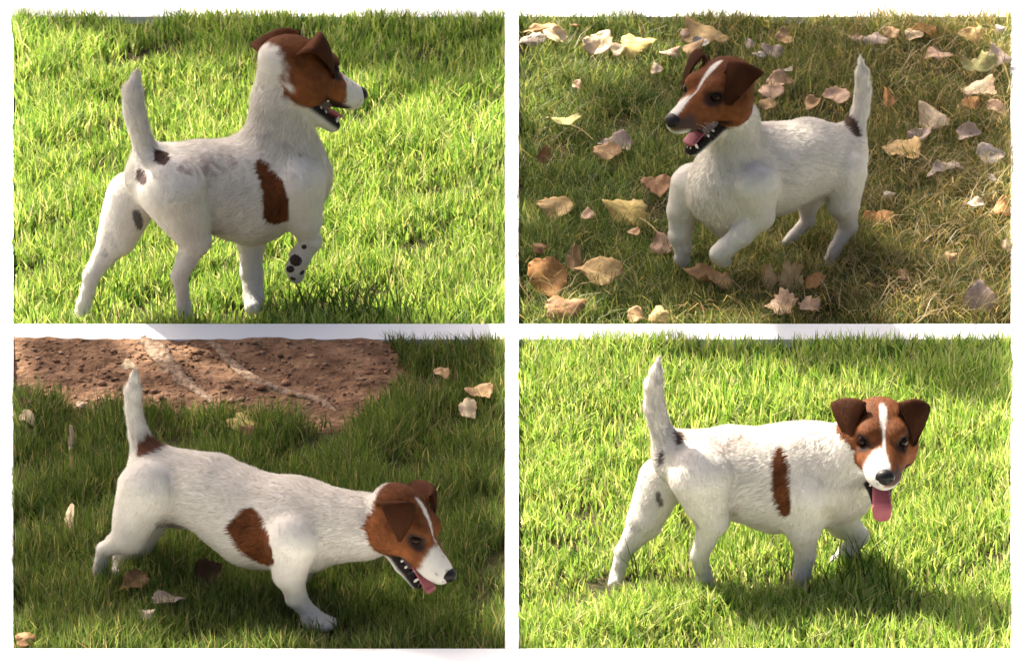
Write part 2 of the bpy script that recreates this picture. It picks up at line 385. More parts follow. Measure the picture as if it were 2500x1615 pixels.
# ------------------------------------------------------------------ fallen leaves
def make_leaf(u, v, w, h, colr, label, rot=None, curl=None, stem=False, shape=None, seed=0, dz=.024):
    """a dry leaf resting on the grass; w, h are its seen width and height in photograph pixels"""
    r = np.random.default_rng(1000+seed)
    P = at_z(u, v, dz); s = mpp(P)
    wm, hm = w*s, h*s
    ratio = min(hm/wm, 1.6)
    # leaf size: width is seen true, depth is foreshortened by the view and its own tilt
    if ratio > 1.0: Lw, Ld, tilt = wm, hm/.92, R(70)-PITCH
    else:
        Lw = wm; Ld = max(hm/.75, wm*.72) if ratio > .38 else max(wm*.5, hm/.5)
        tilt = math.asin(min(.97, max(.25, hm/Ld)))-PITCH
    rot = r.uniform(0, 6.28) if rot is None else rot
    nr, na = 6, 36
    th = np.linspace(0, 2*math.pi, na, endpoint=False)
    tn = np.abs(np.degrees(np.angle(np.exp(1j*th))))
    rad = np.interp(tn, [0, 9, 22, 55, 100, 140, 165, 180], [1.38, 1.18, 1.0, .88, .93, .92, .80, .66])   # pointed tip, broad base
    rad = rad+.07*np.sin(2*th+r.uniform(0, 6))+.05*np.sin(3*th+r.uniform(0, 6))
    rad *= 1+.030*np.sin(th*13+r.uniform(0, 6))+.02*r.normal(size=na)
    if shape == 'ragged': rad *= 1+.22*np.sin(th*5+r.uniform(0, 6))*.6+.10*r.normal(size=na)
    V = [(0, 0)]; Q = [0]
    for i in range(1, nr+1):
        f = i/nr
        for j in range(na): V.append((rad[j]*f*math.cos(th[j]), rad[j]*f*math.sin(th[j]))); Q.append(f)
    V = np.array(V); Q = np.array(Q)
    lx, ly = V[:, 0].copy(), V[:, 1].copy()                       # leaf frame: x along the midrib
    c, s_ = math.cos(rot), math.sin(rot)
    X = (lx*c-ly*s_); Y = (lx*s_+ly*c)
    X = X/np.ptp(X)*Lw; Y = Y/np.ptp(Y)*Ld
    cu = (r.choice([-1, 1, 1])*r.uniform(.5, 1.5)) if curl is None else curl
    m = max(Lw, Ld)
    Z = cu*m*.30*np.abs(ly)**1.6*(.6+.5*lx)+m*.22*r.uniform(-.7, 1)*lx**2*np.sign(lx+.2)+m*.05*np.sin(lx*4+r.uniform(0, 6))*ly+.03*m*np.sin(5*ly+3*lx+r.uniform(0, 6))
    Z += m*.035*r.normal(size=len(Z))*Q**3*.6
    Z -= m*.02*np.exp(-(ly/.05)**2)
    ct, st_ = math.cos(tilt), math.sin(tilt)
    Vw = np.stack([X, Y*ct-Z*st_, Y*st_+Z*ct], 1)
    Vw[:, 2] -= Vw[:, 2].mean()
    lo = Vw[:, 2].min(); up = max(0, .006-(P[2]+lo))               # keep it out of the soil, sliding along the view
    Vw += P; 
    if up > 0: Vw[:, 2] += up; Vw[:, 1] -= up/math.tan(PITCH)*.0
    # colour
    base = np.array(colr); C = np.repeat(base[None], len(Vw), 0)
    vein = np.exp(-(ly/.035)**2)
    for k in range(-2, 3):
        for sg in (-1, 1): vein = np.maximum(vein, .8*np.exp(-(((lx-.30*k)-sg*ly*.75)/.04)**2)*(sg*ly > 0))
    C = C*(1+.22*vein[:, None])
    blot = vnoise(np.stack([lx, ly, np.full_like(lx, seed)], 1), 3.4, 50+seed)
    C = C*(1+.20*blot[:, None]); edge = np.clip((Q-.75)*4, 0, 1)
    C = C*(1-.16*edge[:, None]*np.array([.6, 1, 1.3]))
    F = [(0, 1+j, 1+(j+1) % na) for j in range(na)]
    for i in range(nr-1):
        for j in range(na): F.append((1+i*na+j, 1+(i+1)*na+j, 1+(i+1)*na+(j+1) % na, 1+i*na+(j+1) % na))
    # thickness: a second skin just under the first
    n0 = len(Vw); V2 = Vw-np.array([0, 0, .0006])
    F2 = [tuple(reversed([q+n0 for q in f])) for f in F]
    rim = [(1+(nr-1)*na+j, 1+(nr-1)*na+j+n0, 1+(nr-1)*na+(j+1) % na+n0, 1+(nr-1)*na+(j+1) % na) for j in range(na)]
    if not stem:
        o = mesh_obj('fallen_leaf', np.vstack([Vw, V2]), F+F2+rim, M_LEAF, col=np.clip(np.vstack([C, C*.92]), 0, .95))
        tag(o, label, 'leaf', 'fallen autumn leaves'); return o
    e = empty('fallen_leaf', tuple(Vw.mean(0))); tag(e, label, 'leaf', 'fallen autumn leaves')
    mesh_obj('blade', np.vstack([Vw, V2]), F+F2+rim, M_LEAF, e, col=np.clip(np.vstack([C, C*.92]), 0, .95))
    du, dv = stem
    a = Vw[int(np.argmin(np.hypot(*(np.array(to_px(Vw))-np.array([[u+du*.3], [v+dv*.3]])))))]
    b = at_z(u+du, v+dv, .03)
    S = spline([a, (a+b)/2+np.array([0, 0, .004]), b], 6)
    TV, TF = tube(S, np.linspace(.0010, .0007, len(S)), 6)
    mesh_obj('stalk', TV, TF, M_LEAF, e, col=np.tile([.45, .36, .14], (len(TV), 1)))
    return e
TAN, PINK, MAUVE, CREAM, YEL = (.53, .34, .17), (.63, .43, .29), (.52, .41, .34), (.78, .62, .40), (.70, .54, .19)
ORG, BRN, DBR, GRY, GYE, GOLD = (.54, .28, .10), (.33, .18, .085), (.15, .075, .04), (.60, .52, .44), (.52, .50, .20), (.64, .45, .20)
kA, kC, kF = .2598, .25587, .25168
LV = [
 ('A', 280, 110, 310, 80, TAN, 'long thin tan leaf lying highest in the left corner of the leafy lawn'),
 ('A', 150, 240, 260, 80, MAUVE, 'flat mauve leaf at the left edge touching a cream leaf'),
 ('A', 380, 220, 220, 120, CREAM, 'small cream leaf right of the flat mauve leaf at the left edge'),
 ('A', 770, 300, 260, 200, CREAM, 'large cream leaf left of the bright yellow leaf at the top'),
 ('A', 1100, 300, 310, 190, YEL, 'bright yellow leaf at the top of the leafy lawn'),
 ('A', 945, 350, 130, 110, CREAM, 'cream leaf piece wedged between the large cream and yellow leaves'),
 ('A', 1780, 90, 390, 150, GOLD, 'wide golden tan leaf on the top edge above the dog head'),
 ('A', 1580, 220, 90, 120, PINK, 'small upright pink leaf above the far ear of the dog'),
 ('A', 1740, 280, 150, 100, GRY, 'pale grey leaf above the dog head'),
 ('A', 1650, 350, 190, 140, TAN, 'tan leaf touching the far ear from above'),
 ('A', 1440, 375, 180, 65, PINK, 'thin pink leaf pointing at the far ear from the left'),
 ('A', 1320, 535, 110, 120, CREAM, 'small pointed cream leaf left of the far ear'),
 ('A', 2200, 300, 80, 95, MAUVE, 'tiny mauve leaf up right of the dog head'),
 ('A', 440, 1010, 320, 140, GYE, 'greenish yellow leaf with a long stalk left of the dog nose', (75, 50)),
 ('A', 970, 1235, 300, 150, MAUVE, 'cupped pale mauve leaf left of the dog tongue'),
 ('A', 860, 1310, 250, 140, TAN, 'torn tan leaf under the cupped mauve leaf'),
 ('A', 265, 1350, 120, 130, BRN, 'dull brown leaf alone near the left edge'),
 ('A', 570, 680, 90, 80, PINK, 'tiny pink leaf alone in the green grass on the left'),
 ('A', 2290, 390, 130, 60, GRY, 'thin light grey leaf above the near ear'),
 ('A', 550, 25, 90, 40, BRN, 'small brown leaf on the top edge left of the yellow leaf'),
 ('B', 220, 210, 160, 160, TAN, 'upright tan leaf on the top right of the dog head'),
 ('B', 100, 370, 190, 90, MAUVE, 'pale mauve leaf between dog head and tail tip, upper one'),
 ('B', 130, 650, 250, 130, PINK, 'large pink leaf right behind the near ear'),
 ('B', 90, 750, 220, 130, PINK, 'pink leaf just below the one behind the near ear'),
 ('B', 50, 865, 150, 110, TAN, 'tan leaf behind the dog neck under two pink leaves'),
 ('B', 230, 540, 120, 70, GRY, 'small grey leaf up right of the near ear'),
 ('B', 710, 780, 240, 180, PINK, 'broad pink tan leaf touching the tail on its left'),
 ('B', 460, 855, 140, 120, TAN, 'small notched tan leaf above the dog back'),
 ('B', 880, 240, 130, 65, PINK, 'small pink leaf above the tail tip'),
 ('B', 1075, 245, 230, 100, MAUVE, 'rectangular mauve leaf right above the tail tip'),
 ('B', 1215, 145, 150, 120, TAN, 'tan leaf above the rectangular mauve leaf'),
 ('B', 1430, 165, 170, 130, CREAM, 'cream and grey curled leaf right of the tan one near the top'),
 ('B', 1500, 60, 240, 80, ORG, 'orange brown leaf on the top edge right of the tail'),
 ('B', 1950, 75, 210, 130, GOLD, 'golden brown leaf near the top right corner'),
 ('B', 2230, 40, 90, 70, GRY, 'small pale leaf in the top right corner'),
 ('B', 1670, 395, 250, 75, PINK, 'narrow pale pink leaf right of the tail tip'),
 ('B', 2020, 490, 320, 160, GYE, 'ragged greenish yellow leaf near the right edge', None, 'ragged'),
 ('B', 2260, 420, 200, 150, MAUVE, 'mauve pink leaf cut by the right edge'),
 ('B', 1195, 825, 100, 180, ORG, 'upright orange tan leaf right of the tail'),
 ('B', 2030, 715, 300, 210, CREAM, 'largest cream pink leaf near the right edge'),
 ('B', 1960, 845, 160, 110, ORG, 'orange brown leaf under the largest cream pink leaf'),
 ('B', 2185, 885, 170, 110, PINK, 'rounded pink leaf below the largest cream leaf at the right'),
 ('B', 1620, 995, 270, 200, CREAM, 'pointed cream leaf right of the dog rump'),
 ('B', 1480, 1150, 210, 80, MAUVE, 'flat dull mauve leaf below the pointed cream leaf'),
 ('B', 1920, 1135, 220, 140, MAUVE, 'triangular grey mauve leaf right of the pointed cream leaf'),
 ('B', 1310, 1275, 330, 230, GOLD, 'curled tan leaf with a stalk right of the dog thigh', (68, 32)),
 ('B', 2140, 1340, 260, 170, GRY, 'folded lavender grey leaf near the right edge'),
 ('B', 1760, 1460, 320, 90, GRY, 'long narrow pale grey leaf right of the curled tan leaf'),
 ('C', 380, 320, 320, 200, GOLD, 'rounded golden brown leaf near the left edge of the leafy lawn'),
 ('C', 690, 405, 130, 100, PINK, 'small crumpled pink leaf beside the rounded golden brown leaf'),
 ('C', 1090, 370, 400, 270, YEL, 'large pale yellow leaf with a long stalk left of the dog leg', (75, 62)),
 ('C', 1340, 105, 270, 210, BRN, 'dark brown curled leaf left of the dog chest'),
 ('C', 1390, 700, 200, 150, PINK, 'pale pink leaf touching the front leg that is farther left'),
 ('C', 1120, 565, 110, 90, TAN, 'dim tan leaf under the large yellow leaf'),
 ('C', 210, 715, 130, 100, BRN, 'small brown crumpled leaf at the left edge'),
 ('C', 300, 1010, 350, 390, ORG, 'big upright orange leaf in the lower left of the leafy lawn'),
 ('C', 555, 830, 150, 230, TAN, 'upright tan leaf behind the big orange leaf'),
 ('C', 820, 950, 420, 250, GOLD, 'wide golden folded leaf right of the big orange leaf'),
 ('C', 430, 1320, 350, 240, BRN, 'crumpled brown leaf below the big orange leaf', (40, -45)),
 ('C', 1890, 1030, 440, 100, TAN, 'long flat tan leaf under the lifted paws'),
 ('C', 1130, 1375, 160, 140, TAN, 'olive tan leaf standing on the lower edge'),
 ('C', 1370, 1375, 190, 150, GOLD, 'folded golden leaf on the lower edge beside the olive one'),
 ('C', 2390, 950, 90, 150, YEL, 'thin yellow leaf edge left of the toothed golden leaf'),
 ('D', 70, 1000, 130, 220, GOLD, 'upright yellow tan leaf left of the toothed golden leaf'),
 ('D', 270, 1000, 240, 290, GOLD, 'upright toothed golden leaf in front of the hind paw', None, 'ragged'),
 ('D', 490, 1040, 180, 130, ORG, 'orange brown leaf right of the toothed golden leaf'),
 ('D', 200, 1265, 300, 240, PINK, 'torn pink tan leaf below the toothed golden leaf', None, 'ragged'),
 ('D', 440, 1260, 200, 140, PINK, 'light pink ragged leaf right of the torn pink tan leaf', None, 'ragged'),
 ('D', 1140, 425, 320, 150, ORG, 'folded orange brown leaf right of the hind leg'),
 ('D', 1200, 210, 120, 70, GRY, 'tiny lavender leaf above the folded orange brown leaf'),
 ('D', 2290, 350, 160, 140, ORG, 'orange leaf cut by the right edge'),
 ('D', 2080, 1200, 270, 290, MAUVE, 'large beige mauve leaf in the lower right corner'),
 ('D', 2200, 55, 100, 60, GRY, 'tiny lavender leaf near the right edge'),
 ('D', 1350, 980, 100, 110, TAN, 'tiny tan leaf alone in the straw'),
 ('D', 1790, 800, 110, 90, TAN, 'small tan leaf alone in the sunny straw'),
 ('D', 2335, 690, 80, 120, CREAM, 'pale tan leaf scrap at the right edge'),
 ('D', 2030, 300, 190, 80, MAUVE, 'dim grey mauve leaf left of the orange leaf at the right edge'),
 ('E', 1085, 265, 120, 90, CREAM, 'cream leaf on bare soil beside the tail tip'),
 ('E', 130, 755, 140, 110, CREAM, 'cream leaf at the left edge below the bare soil'),
 ('E', 550, 960, 60, 230, CREAM, 'thin upright straw coloured leaf left of the tail'),
 ('E', 2160, 800, 290, 130, YEL, 'yellow leaf standing in the grass right of the tail'),
 ('E', 2215, 905, 120, 150, BRN, 'brown leaf just below the yellow leaf right of the tail'),
 ('E', 640, 635, 80, 80, CREAM, 'tiny cream leaf where grass meets bare soil'),
 ('E', 130, 625, 120, 90, DBR, 'dark brown leaf at the left edge of the soil border'),
 ('F', 2100, 525, 260, 160, TAN, 'pale tan leaf near the right edge above a cream one'),
 ('F', 1990, 690, 160, 190, CREAM, 'upright cream leaf near the right edge of the green lawn'),
 ('F', 1740, 345, 150, 90, TAN, 'dull tan leaf in the green lawn upper right'),
 ('G', 545, 280, 90, 270, CREAM, 'narrow curled upright cream leaf left of the dog rump'),
 ('G', 1170, 825, 270, 160, BRN, 'dull brown leaf half sunk in grass behind the hind foot'),
 ('G', 1830, 775, 240, 250, DBR, 'dark brown leaf standing under the dog belly'),
 ('G', 1470, 995, 290, 130, MAUVE, 'mauve grey leaf lying below the dog belly'),
 ('G', 95, 1390, 180, 150, BRN, 'brown leaf in the lower left corner of the green lawn'),
 ('G', 1240, 1145, 150, 100, MAUVE, 'dim grey leaf sunk in grass below the mauve grey leaf'),
]
CR = {'A': (1260, 30, kA), 'B': (1860, 30, kA), 'C': (1260, 420, kC), 'D': (1860, 420, kC), 'E': (30, 820, .26007), 'F': (640, 820, kF), 'G': (30, 1200, .26007)}
for i, t in enumerate(LV):
    cr, cx, cy, w, h, c, lab = t[:7]; ox, oy, s = CR[cr]
    stem = t[7] if len(t) > 7 and t[7] else False
    shp = t[8] if len(t) > 8 else None
    u, v = ox+cx*s, oy+cy*s
    w_, h_ = w*s*1.12, h*s*1.12
    u = min(max(u, (1268 if cr in 'ABCD' else 34)+w_*.45), (2466 if cr in 'ABCD' else 1230)-w_*.42)
    v = min(max(v, (52 if cr in 'ABCD' else 836)+h_*.8), (788 if cr in 'ABCD' else 1580)-h_*.5)
    make_leaf(u, v, w_, h_, c, lab, stem=stem, shape=shp, seed=i, dz=.027 if cr in 'ABCDFG' or cy > 560 else .045)

# ------------------------------------------------------------------ dogs: signed distance body, surface nets, coat of hair
def surface_nets(d, org, h):
    s = d < 0
    n0, n1, n2 = d.shape
    cnt = np.zeros((n0-1, n1-1, n2-1), np.int8)
    for i in (0, 1):
        for j in (0, 1):
            for k in (0, 1): cnt += s[i:n0-1+i, j:n1-1+j, k:n2-1+k]
    mixed = (cnt > 0) & (cnt < 8)
    I, J, K = np.nonzero(mixed)
    idx = -np.ones(mixed.shape, np.int64); idx[I, J, K] = np.arange(len(I))
    acc = np.zeros((len(I), 3)); c = np.zeros(len(I))
    offs = [(a, b) for a in (0, 1) for b in (0, 1)]
    for ax in range(3):
        o1, o2 = [q for q in range(3) if q != ax]
        for (a, b) in offs:
            p0 = np.zeros(3, int); p0[o1] = a; p0[o2] = b; p1 = p0.copy(); p1[ax] = 1
            d0 = d[I+p0[0], J+p0[1], K+p0[2]]; d1 = d[I+p1[0], J+p1[1], K+p1[2]]
            m = (d0 < 0) != (d1 < 0)
            t = np.where(m, d0/(d0-d1+1e-12), 0)
            pos = np.tile(p0.astype(float), (len(I), 1)); pos[:, ax] += t
            acc += np.where(m[:, None], pos, 0); c += m
    V = (np.stack([I, J, K], 1)+acc/c[:, None])*h+org
    F = []
    for ax in range(3):
        o1, o2 = (ax+1) % 3, (ax+2) % 3
        sl0 = [slice(None)]*3; sl1 = [slice(None)]*3; sl0[ax] = slice(0, -1); sl1[ax] = slice(1, None)
        a = s[tuple(sl0)]; b = s[tuple(sl1)]
        E = np.argwhere(a != b)
        E = E[(E[:, o1] > 0) & (E[:, o2] > 0) & (E[:, o1] < d.shape[o1]-1) & (E[:, o2] < d.shape[o2]-1)]
        q = []
        for (x, y) in ((-1, -1), (0, -1), (0, 0), (-1, 0)):
            e = E.copy(); e[:, o1] += x; e[:, o2] += y; q.append(idx[e[:, 0], e[:, 1], e[:, 2]])
        q = np.stack(q, 1); ins = a[E[:, 0], E[:, 1], E[:, 2]]
        q[~ins] = q[~ins][:, ::-1]; F.append(q)
    F = np.vstack(F)
    return V, F[(F >= 0).all(1)]
def sd_cone(P, a, b, r1, r2):
    ba = b-a; L2 = ba @ ba
    if L2 < 1e-10: return np.linalg.norm(P-a, axis=-1)-max(r1, r2)
    t = np.clip(((P-a) @ ba)/L2, 0, 1)
    return np.linalg.norm(P-a-t[..., None]*ba, axis=-1)-(r1+(r2-r1)*t)
def sd_ell(P, c, M, rad):
    q = ((P-c) @ M)/rad; k0 = np.linalg.norm(q, axis=-1); k1 = np.linalg.norm(q/rad, axis=-1)
    return k0*(k0-1)/np.maximum(k1, 1e-6)
class Group:
    """a limb: its segments joined tightly, then blended into the body"""
    def __init__(s, segs, k): s.segs, s.k, s.kind, s.tag = segs, k, 'g', segs[0].tag
    def dist(s, P):
        o = s.segs[0].dist(P)
        for q in s.segs[1:]:
            e = q.dist(P); k = .006; hh = np.clip(.5+.5*(o-e)/k, 0, 1); o = o*(1-hh)+e*hh-k*hh*(1-hh)*.5
        return o
    def bounds(s):
        b = [q.bounds() for q in s.segs]; return np.min([x[0] for x in b], 0), np.max([x[1] for x in b], 0)
class Prim:
    def __init__(s, kind, tag_, k, flow, hl, **kw):
        s.kind, s.tag, s.k, s.flow, s.hl = kind, tag_, k, np.asarray(flow, float), hl; s.__dict__.update(kw)
    def dist(s, P):
        if s.kind == 'c': return sd_cone(P, s.a, s.b, s.r1, s.r2)
        return sd_ell(P, s.c, s.M, s.rad)
    def bounds(s):
        if s.kind == 'c':
            m = max(s.r1, s.r2); return np.minimum(s.a, s.b)-m, np.maximum(s.a, s.b)+m
        m = max(s.rad); return s.c-m, s.c+m
def build_field(prims, h):
    lo = np.min([p.bounds()[0] for p in prims], 0)-.02; hi = np.max([p.bounds()[1] for p in prims], 0)+.02
    n = np.ceil((hi-lo)/h).astype(int)+1
    d = np.full(n, .06, np.float32)
    for p in prims:
        a, b = p.bounds(); mg = p.k+.012
        i0 = np.clip(np.floor((a-mg-lo)/h).astype(int), 0, n-1); i1 = np.clip(np.ceil((b+mg-lo)/h).astype(int)+1, 1, n)
        g = np.stack(np.meshgrid(*[lo[q]+h*np.arange(i0[q], i1[q]) for q in range(3)], indexing='ij'), -1)
        e = p.dist(g).astype(np.float32)
        s = tuple(slice(i0[q], i1[q]) for q in range(3)); o = d[s]
        if p.kind and p.tag == 'cut':
            d[s] = np.maximum(o, -e); continue
        k = p.k; hh = np.clip(.5+.5*(o-e)/k, 0, 1)
        d[s] = o*(1-hh)+e*hh-k*hh*(1-hh)
    return d, lo
WHITE = np.array([.68, .64, .575]); BROWN = np.array([.165, .055, .017]); DARK = np.array([.050, .0175, .0075]); BLACK = np.array([.018, .013, .012])
def lerpc(C, col, w): return C*(1-w[:, None])+np.asarray(col)*w[:, None]
def sm(x, a, b): 
    t = np.clip((x-a)/(b-a), 0, 1); return t*t*(3-2*t)

DOGS = []
class Dog:
    def __init__(s, crop, scale, heading, ref, label, seed):
        s.ox, s.oy, s.sc = crop[0], crop[1], scale
        s.a = R(heading); s.prims = []; s.seed = seed
        s.f = np.array([math.cos(s.a), math.sin(s.a), 0])
        u, v = s.uv(ref[0], ref[1]); s.ref = at_z(u, v, ref[3]); s.refl = ref[2]
        s.label = label; s.log = []; s.nape = 0.0; s.ear_low = False
    def uv(s, cx, cy): return s.ox+cx*s.sc, s.oy+cy*s.sc
    def P(s, cx, cy, l=0.0, dy=0.0):
        u, v = s.uv(cx, cy); y = s.ref[1]
        for _ in range(4):
            x = at_y(u, v, y)[0]; dl = l-s.refl
            t = (x-s.ref[0]+dl*math.sin(s.a))/math.cos(s.a)
            y = s.ref[1]+t*math.sin(s.a)+dl*math.cos(s.a)
        return at_y(u, v, y+dy)
    def m(s, r, P): return r*s.sc*mpp(P)
    def chain(s, pts, tag_, k=.02, flow=None, hl=.008):
        Q = []; last = pts[-1]; shift = 0.0
        if len(last) > 4 and last[4] == 'g':            # a planted foot: bend the limb in depth until it meets the ground
            c = s.P(*last[:3]); r = s.m(last[3], c); u, v = s.uv(last[0], last[1]); shift = at_z(u, v, r*.8)[1]-c[1]
        for i, p in enumerate(pts):
            dy = p[4] if len(p) > 4 and p[4] != 'g' else 0.0
            c = s.P(p[0], p[1], p[2], dy+shift*(i/(len(pts)-1))**.7)
            Q.append((c, s.m(p[3], c)*(.90 if tag_ == 'tail' else 1.0)))
        if tag_ == 'leg':                               # thinner bone between two joints
            Q2 = [Q[0]]
            for i in range(1, len(Q)):
                (a, ra), (b, rb) = Q[i-1], Q[i]
                if i >= 2: Q2.append(((a+b)/2, (ra+rb)/2*.84))
                Q2.append((b, rb*(.94 if i >= 2 else 1)))
            Q = Q2
        segs = []
        for (a, ra), (b, rb) in zip(Q[:-1], Q[1:]):
            fl = b-a if flow is None else np.asarray(flow, float)
            segs.append(Prim('c', tag_, k, fl/np.linalg.norm(fl), hl, a=a, b=b, r1=ra, r2=rb))
        s.prims.append(Group(segs, k)); s.log.append((tag_, round(shift, 3), [round(float(q[0][2]), 3) for q in Q]))
        return Q
    def paw(s, foot, direc, r=.017, ground=True):
        """paw with four toes around the end of a leg"""
        f = np.array(direc, float); f /= np.linalg.norm(f)
        up = np.array([0, 0, 1.0]); 
        side = np.cross(up, f); side /= np.linalg.norm(side)
        c = foot[0].copy()
        s.prims.append(Prim('c', 'paw', .008, f, .003, a=c, b=c+f*.016, r1=r, r2=r*.8))
        for q in (-1.5, -.5, .5, 1.5):
            t = c+f*(.022-.004*abs(q))+side*q*.0075
            if ground: t[2] = .008
            s.prims.append(Prim('c', 'paw', .003, f, .002, a=t, b=t+f*.008, r1=.0072, r2=.006))
    def head(s, anchor_local, cx, cy, l, yaw, pitch, roll, jaw, tongue, size=1.0, dy=0.0, hang=.0, squint=0.0, ear_rot=0.0):
        yaw, pitch, roll = R(yaw), R(pitch), R(roll)
        f = np.array([math.cos(yaw)*math.cos(pitch), math.sin(yaw)*math.cos(pitch), math.sin(pitch)])
        L = np.cross([0, 0, 1.0], f); L /= np.linalg.norm(L); U = np.cross(f, L)
        L, U = L*math.cos(roll)+U*math.sin(roll), U*math.cos(roll)-L*math.sin(roll)
        M = np.stack([f, L, U], 1); s.HM = M; s.hs = size
        A = s.P(cx, cy, l, dy); s.HO = A-M @ (np.array(anchor_local)*size)
        s.jaw = R(jaw); s.hinge = np.array([-.005, 0, -.020])
        w = lambda *p: s.HO+M @ (np.array(p)*size)
        def jl(*p):
            p = np.array(p)-s.hinge; c, q = math.cos(s.jaw), math.sin(s.jaw)
            return s.hinge+np.array([p[0]*c+p[2]*q, p[1], -p[0]*q+p[2]*c])
        jw = lambda *p: w(*jl(*p))
        s.w, s.jw, s.jl = w, jw, jl
        E = lambda c, rad, k=.012, hl=.0052, t='head', fl=None: s.prims.append(Prim('e', t, k, -f if fl is None else fl, hl, c=w(*c), M=M, rad=np.array(rad)*size))
        Cn = lambda a, b, r1, r2, k=.01, hl=.003, t='head': s.prims.append(Prim('c', t, k, -f, hl, a=w(*a), b=w(*b), r1=r1*size, r2=r2*size))
        E((-.006, 0, .008), (.050, .042, .036), .012)
        for q in (1, -1):
            E((.007, q*.027, -.013), (.034, .025, .031), .012)
            E((.030, q*.017, .021), (.020, .016, .014), .008)
            E((.070, q*.0115, -.0150), (.031, .0140, .0150), .006, .0025)
            E((.042, q*.020, -.008), (.028, .015, .017), .008, .003)
        Cn((.030, 0, -.001), (.093, 0, -.0075), .0255, .0165, .010, .0025)
        E((.099, 0, -.013), (.011, .0150, .0135), .006, .002)
        # lower jaw
        for (a, b, r1, r2) in (((.0, .012, -.034), (.050, .008, -.036), .014, .0105), ((.0, -.012, -.034), (.050, -.008, -.036), .014, .0105),
                               ((.050, .007, -.036), (.083, .003, -.034), .0105, .0085), ((.050, -.007, -.036), (.083, -.003, -.034), .0105, .0085)):
            s.prims.append(Prim('c', 'jaw', .005, -f, .003, a=jw(*a), b=jw(*b), r1=r1*size, r2=r2*size))
        for q in (1, -1):        # eye sockets
            s.prims.append(Prim('e', 'cut', .002, f, 0, c=w(.0435, q*.0285, .0135), M=M, rad=np.array([.0085, .0075, .0068])*size))
        s.tongue, s.hang, s.squint, s.ear_rot = tongue, hang, squint, ear_rot
        s.occ = w(-.035, 0, .008); s.throat = w(-.020, 0, -.022)
    def local(s, P): return ((P-s.HO) @ s.HM)/s.hs
    def colours(s, V, tags, N):
        C = np.tile(WHITE, (len(V), 1)); C *= 1+.03*vnoise(V, 60, s.seed)[:, None]
        Lc = s.local(V); x, y, z = Lc.T
        u, v = to_px(V)
        for (poly, col, side, amt) in s.patches:
            pp = np.array([s.uv(*q) for q in poly])
            for _ in range(2): pp = np.stack([pp*.75+np.roll(pp, -1, 0)*.25, pp*.25+np.roll(pp, -1, 0)*.75], 1).reshape(-1, 2)
            wob = vnoise(V, 130, 9+s.seed)*2.0+vnoise(V, 330, 19+s.seed)*1.4
            m = poly_in(u+wob, v-wob*.8, pp)
            lat = (V-s.ref) @ np.array([-math.sin(s.a), math.cos(s.a), 0])+s.refl
            if side: m &= (lat*side > -.015)
            m &= tags <= 1
            C = lerpc(C, np.asarray(col)*(1+.22*vnoise(V, 110, 81)+.15*vnoise(V, 300, 82))[:, None], m*amt*(1.0 if amt > .8 else np.clip(.40+.55*vnoise(V, 75, 29+s.seed)+.55*vnoise(V, 330, 39+s.seed), 0, 1.0)))
        hd = (tags == 2)
        xb = x+.55*z+.0030*vnoise(V, 210, 41)+.0022*vnoise(V, 500, 42)-s.nape*sm(z, -.015, .02)
        brown = sm(xb, -.045, -.034)*sm(z, -.050, -.042)
        brown = np.where(hd, brown, 0)
        nk = (tags == 0) & (np.linalg.norm(Lc, axis=1) < .058)
        brown = np.maximum(brown, np.where(nk, sm(xb, -.045, -.034)*sm(z, -.034, -.026), 0))
        var = (1+.16*vnoise(V, 90, 4)+.10*vnoise(V, 300, 14))[:, None]*np.interp(z-.25*x, [-.035, -.01, .02, .045], [1.25, 1.12, .88, .72])[:, None]
        var = var*(1+.14*vnoise(V*np.array([1, 1, .4]), 420, 45))[:, None]
        C = C*(1-brown[:, None])+BROWN*var*brown[:, None]
        C = lerpc(C, DARK*1.5, hd*sm(-np.abs(x-.075), -.03, 0)*sm(y, .004, .014)*sm(-z, .000, .014)*.75)
        # blaze, muzzle
        top = sm(z, -.004, .004)
        wdt = np.interp(x, [-.012, .000, .014, .035, .050, .066, .080, .092], [-.002, .0040, .0048, .0027, .0011, .0010, .0030, .0062])
        bl = hd*sm(wdt-np.abs(y-.0006), -.0012, .0012)*top
        C = lerpc(C, WHITE*.97, bl)
        right = hd*sm(-y, -.001, .004)*sm(x+.25*z+.003*vnoise(V, 260, 43)+.002*vnoise(V, 700, 44), .062, .073)
        C = lerpc(C, WHITE*.93, right)
        spk = (vnoise(V, 900, 3) > .95)*right
        C = lerpc(C, BLACK*3, spk*.6)
        left = hd*sm(y, .002, .007)*sm(x, .078, .086)*sm(-z, -.006, .002)
        C = lerpc(C, np.array([.07, .05, .045]), left*.85)
        C = lerpc(C, WHITE*.85, hd*sm(x, .090, .097)*sm(-z, .014, .020))
        for q in (1, -1):
            de = np.sqrt(((x-.043)/1.45)**2+(y-q*.027)**2+((z-.0125)/.95)**2)
            C = lerpc(C, BLACK*1.2, hd*sm(-de, -.0160, -.0098)*.92)
        lip = hd*sm(-z-.04*np.abs(x-.06), .0215, .0260)*sm(x, .022, .034)*sm(-x, -.093, -.084)
        C = lerpc(C, BLACK, lip*.95)
        # jaw: white chin, black lips
        ja = s.jaw; q = Lc-s.hinge; c_, s_ = math.cos(ja), math.sin(ja)
        jx = q[:, 0]*c_-q[:, 2]*s_; jz = q[:, 0]*s_+q[:, 2]*c_+s.hinge[2]
        jm = (tags == 3)
        C = np.where(jm[:, None], WHITE*.93, C)
        C = lerpc(C, BLACK, jm*sm(jz, -.0405, -.0345)*sm(jx, .005, .02))
        C = lerpc(C, BROWN, jm*sm(-jx, -.030, -.012)*sm(jz, -.046, -.038))
        return np.clip(C, .005, .95)
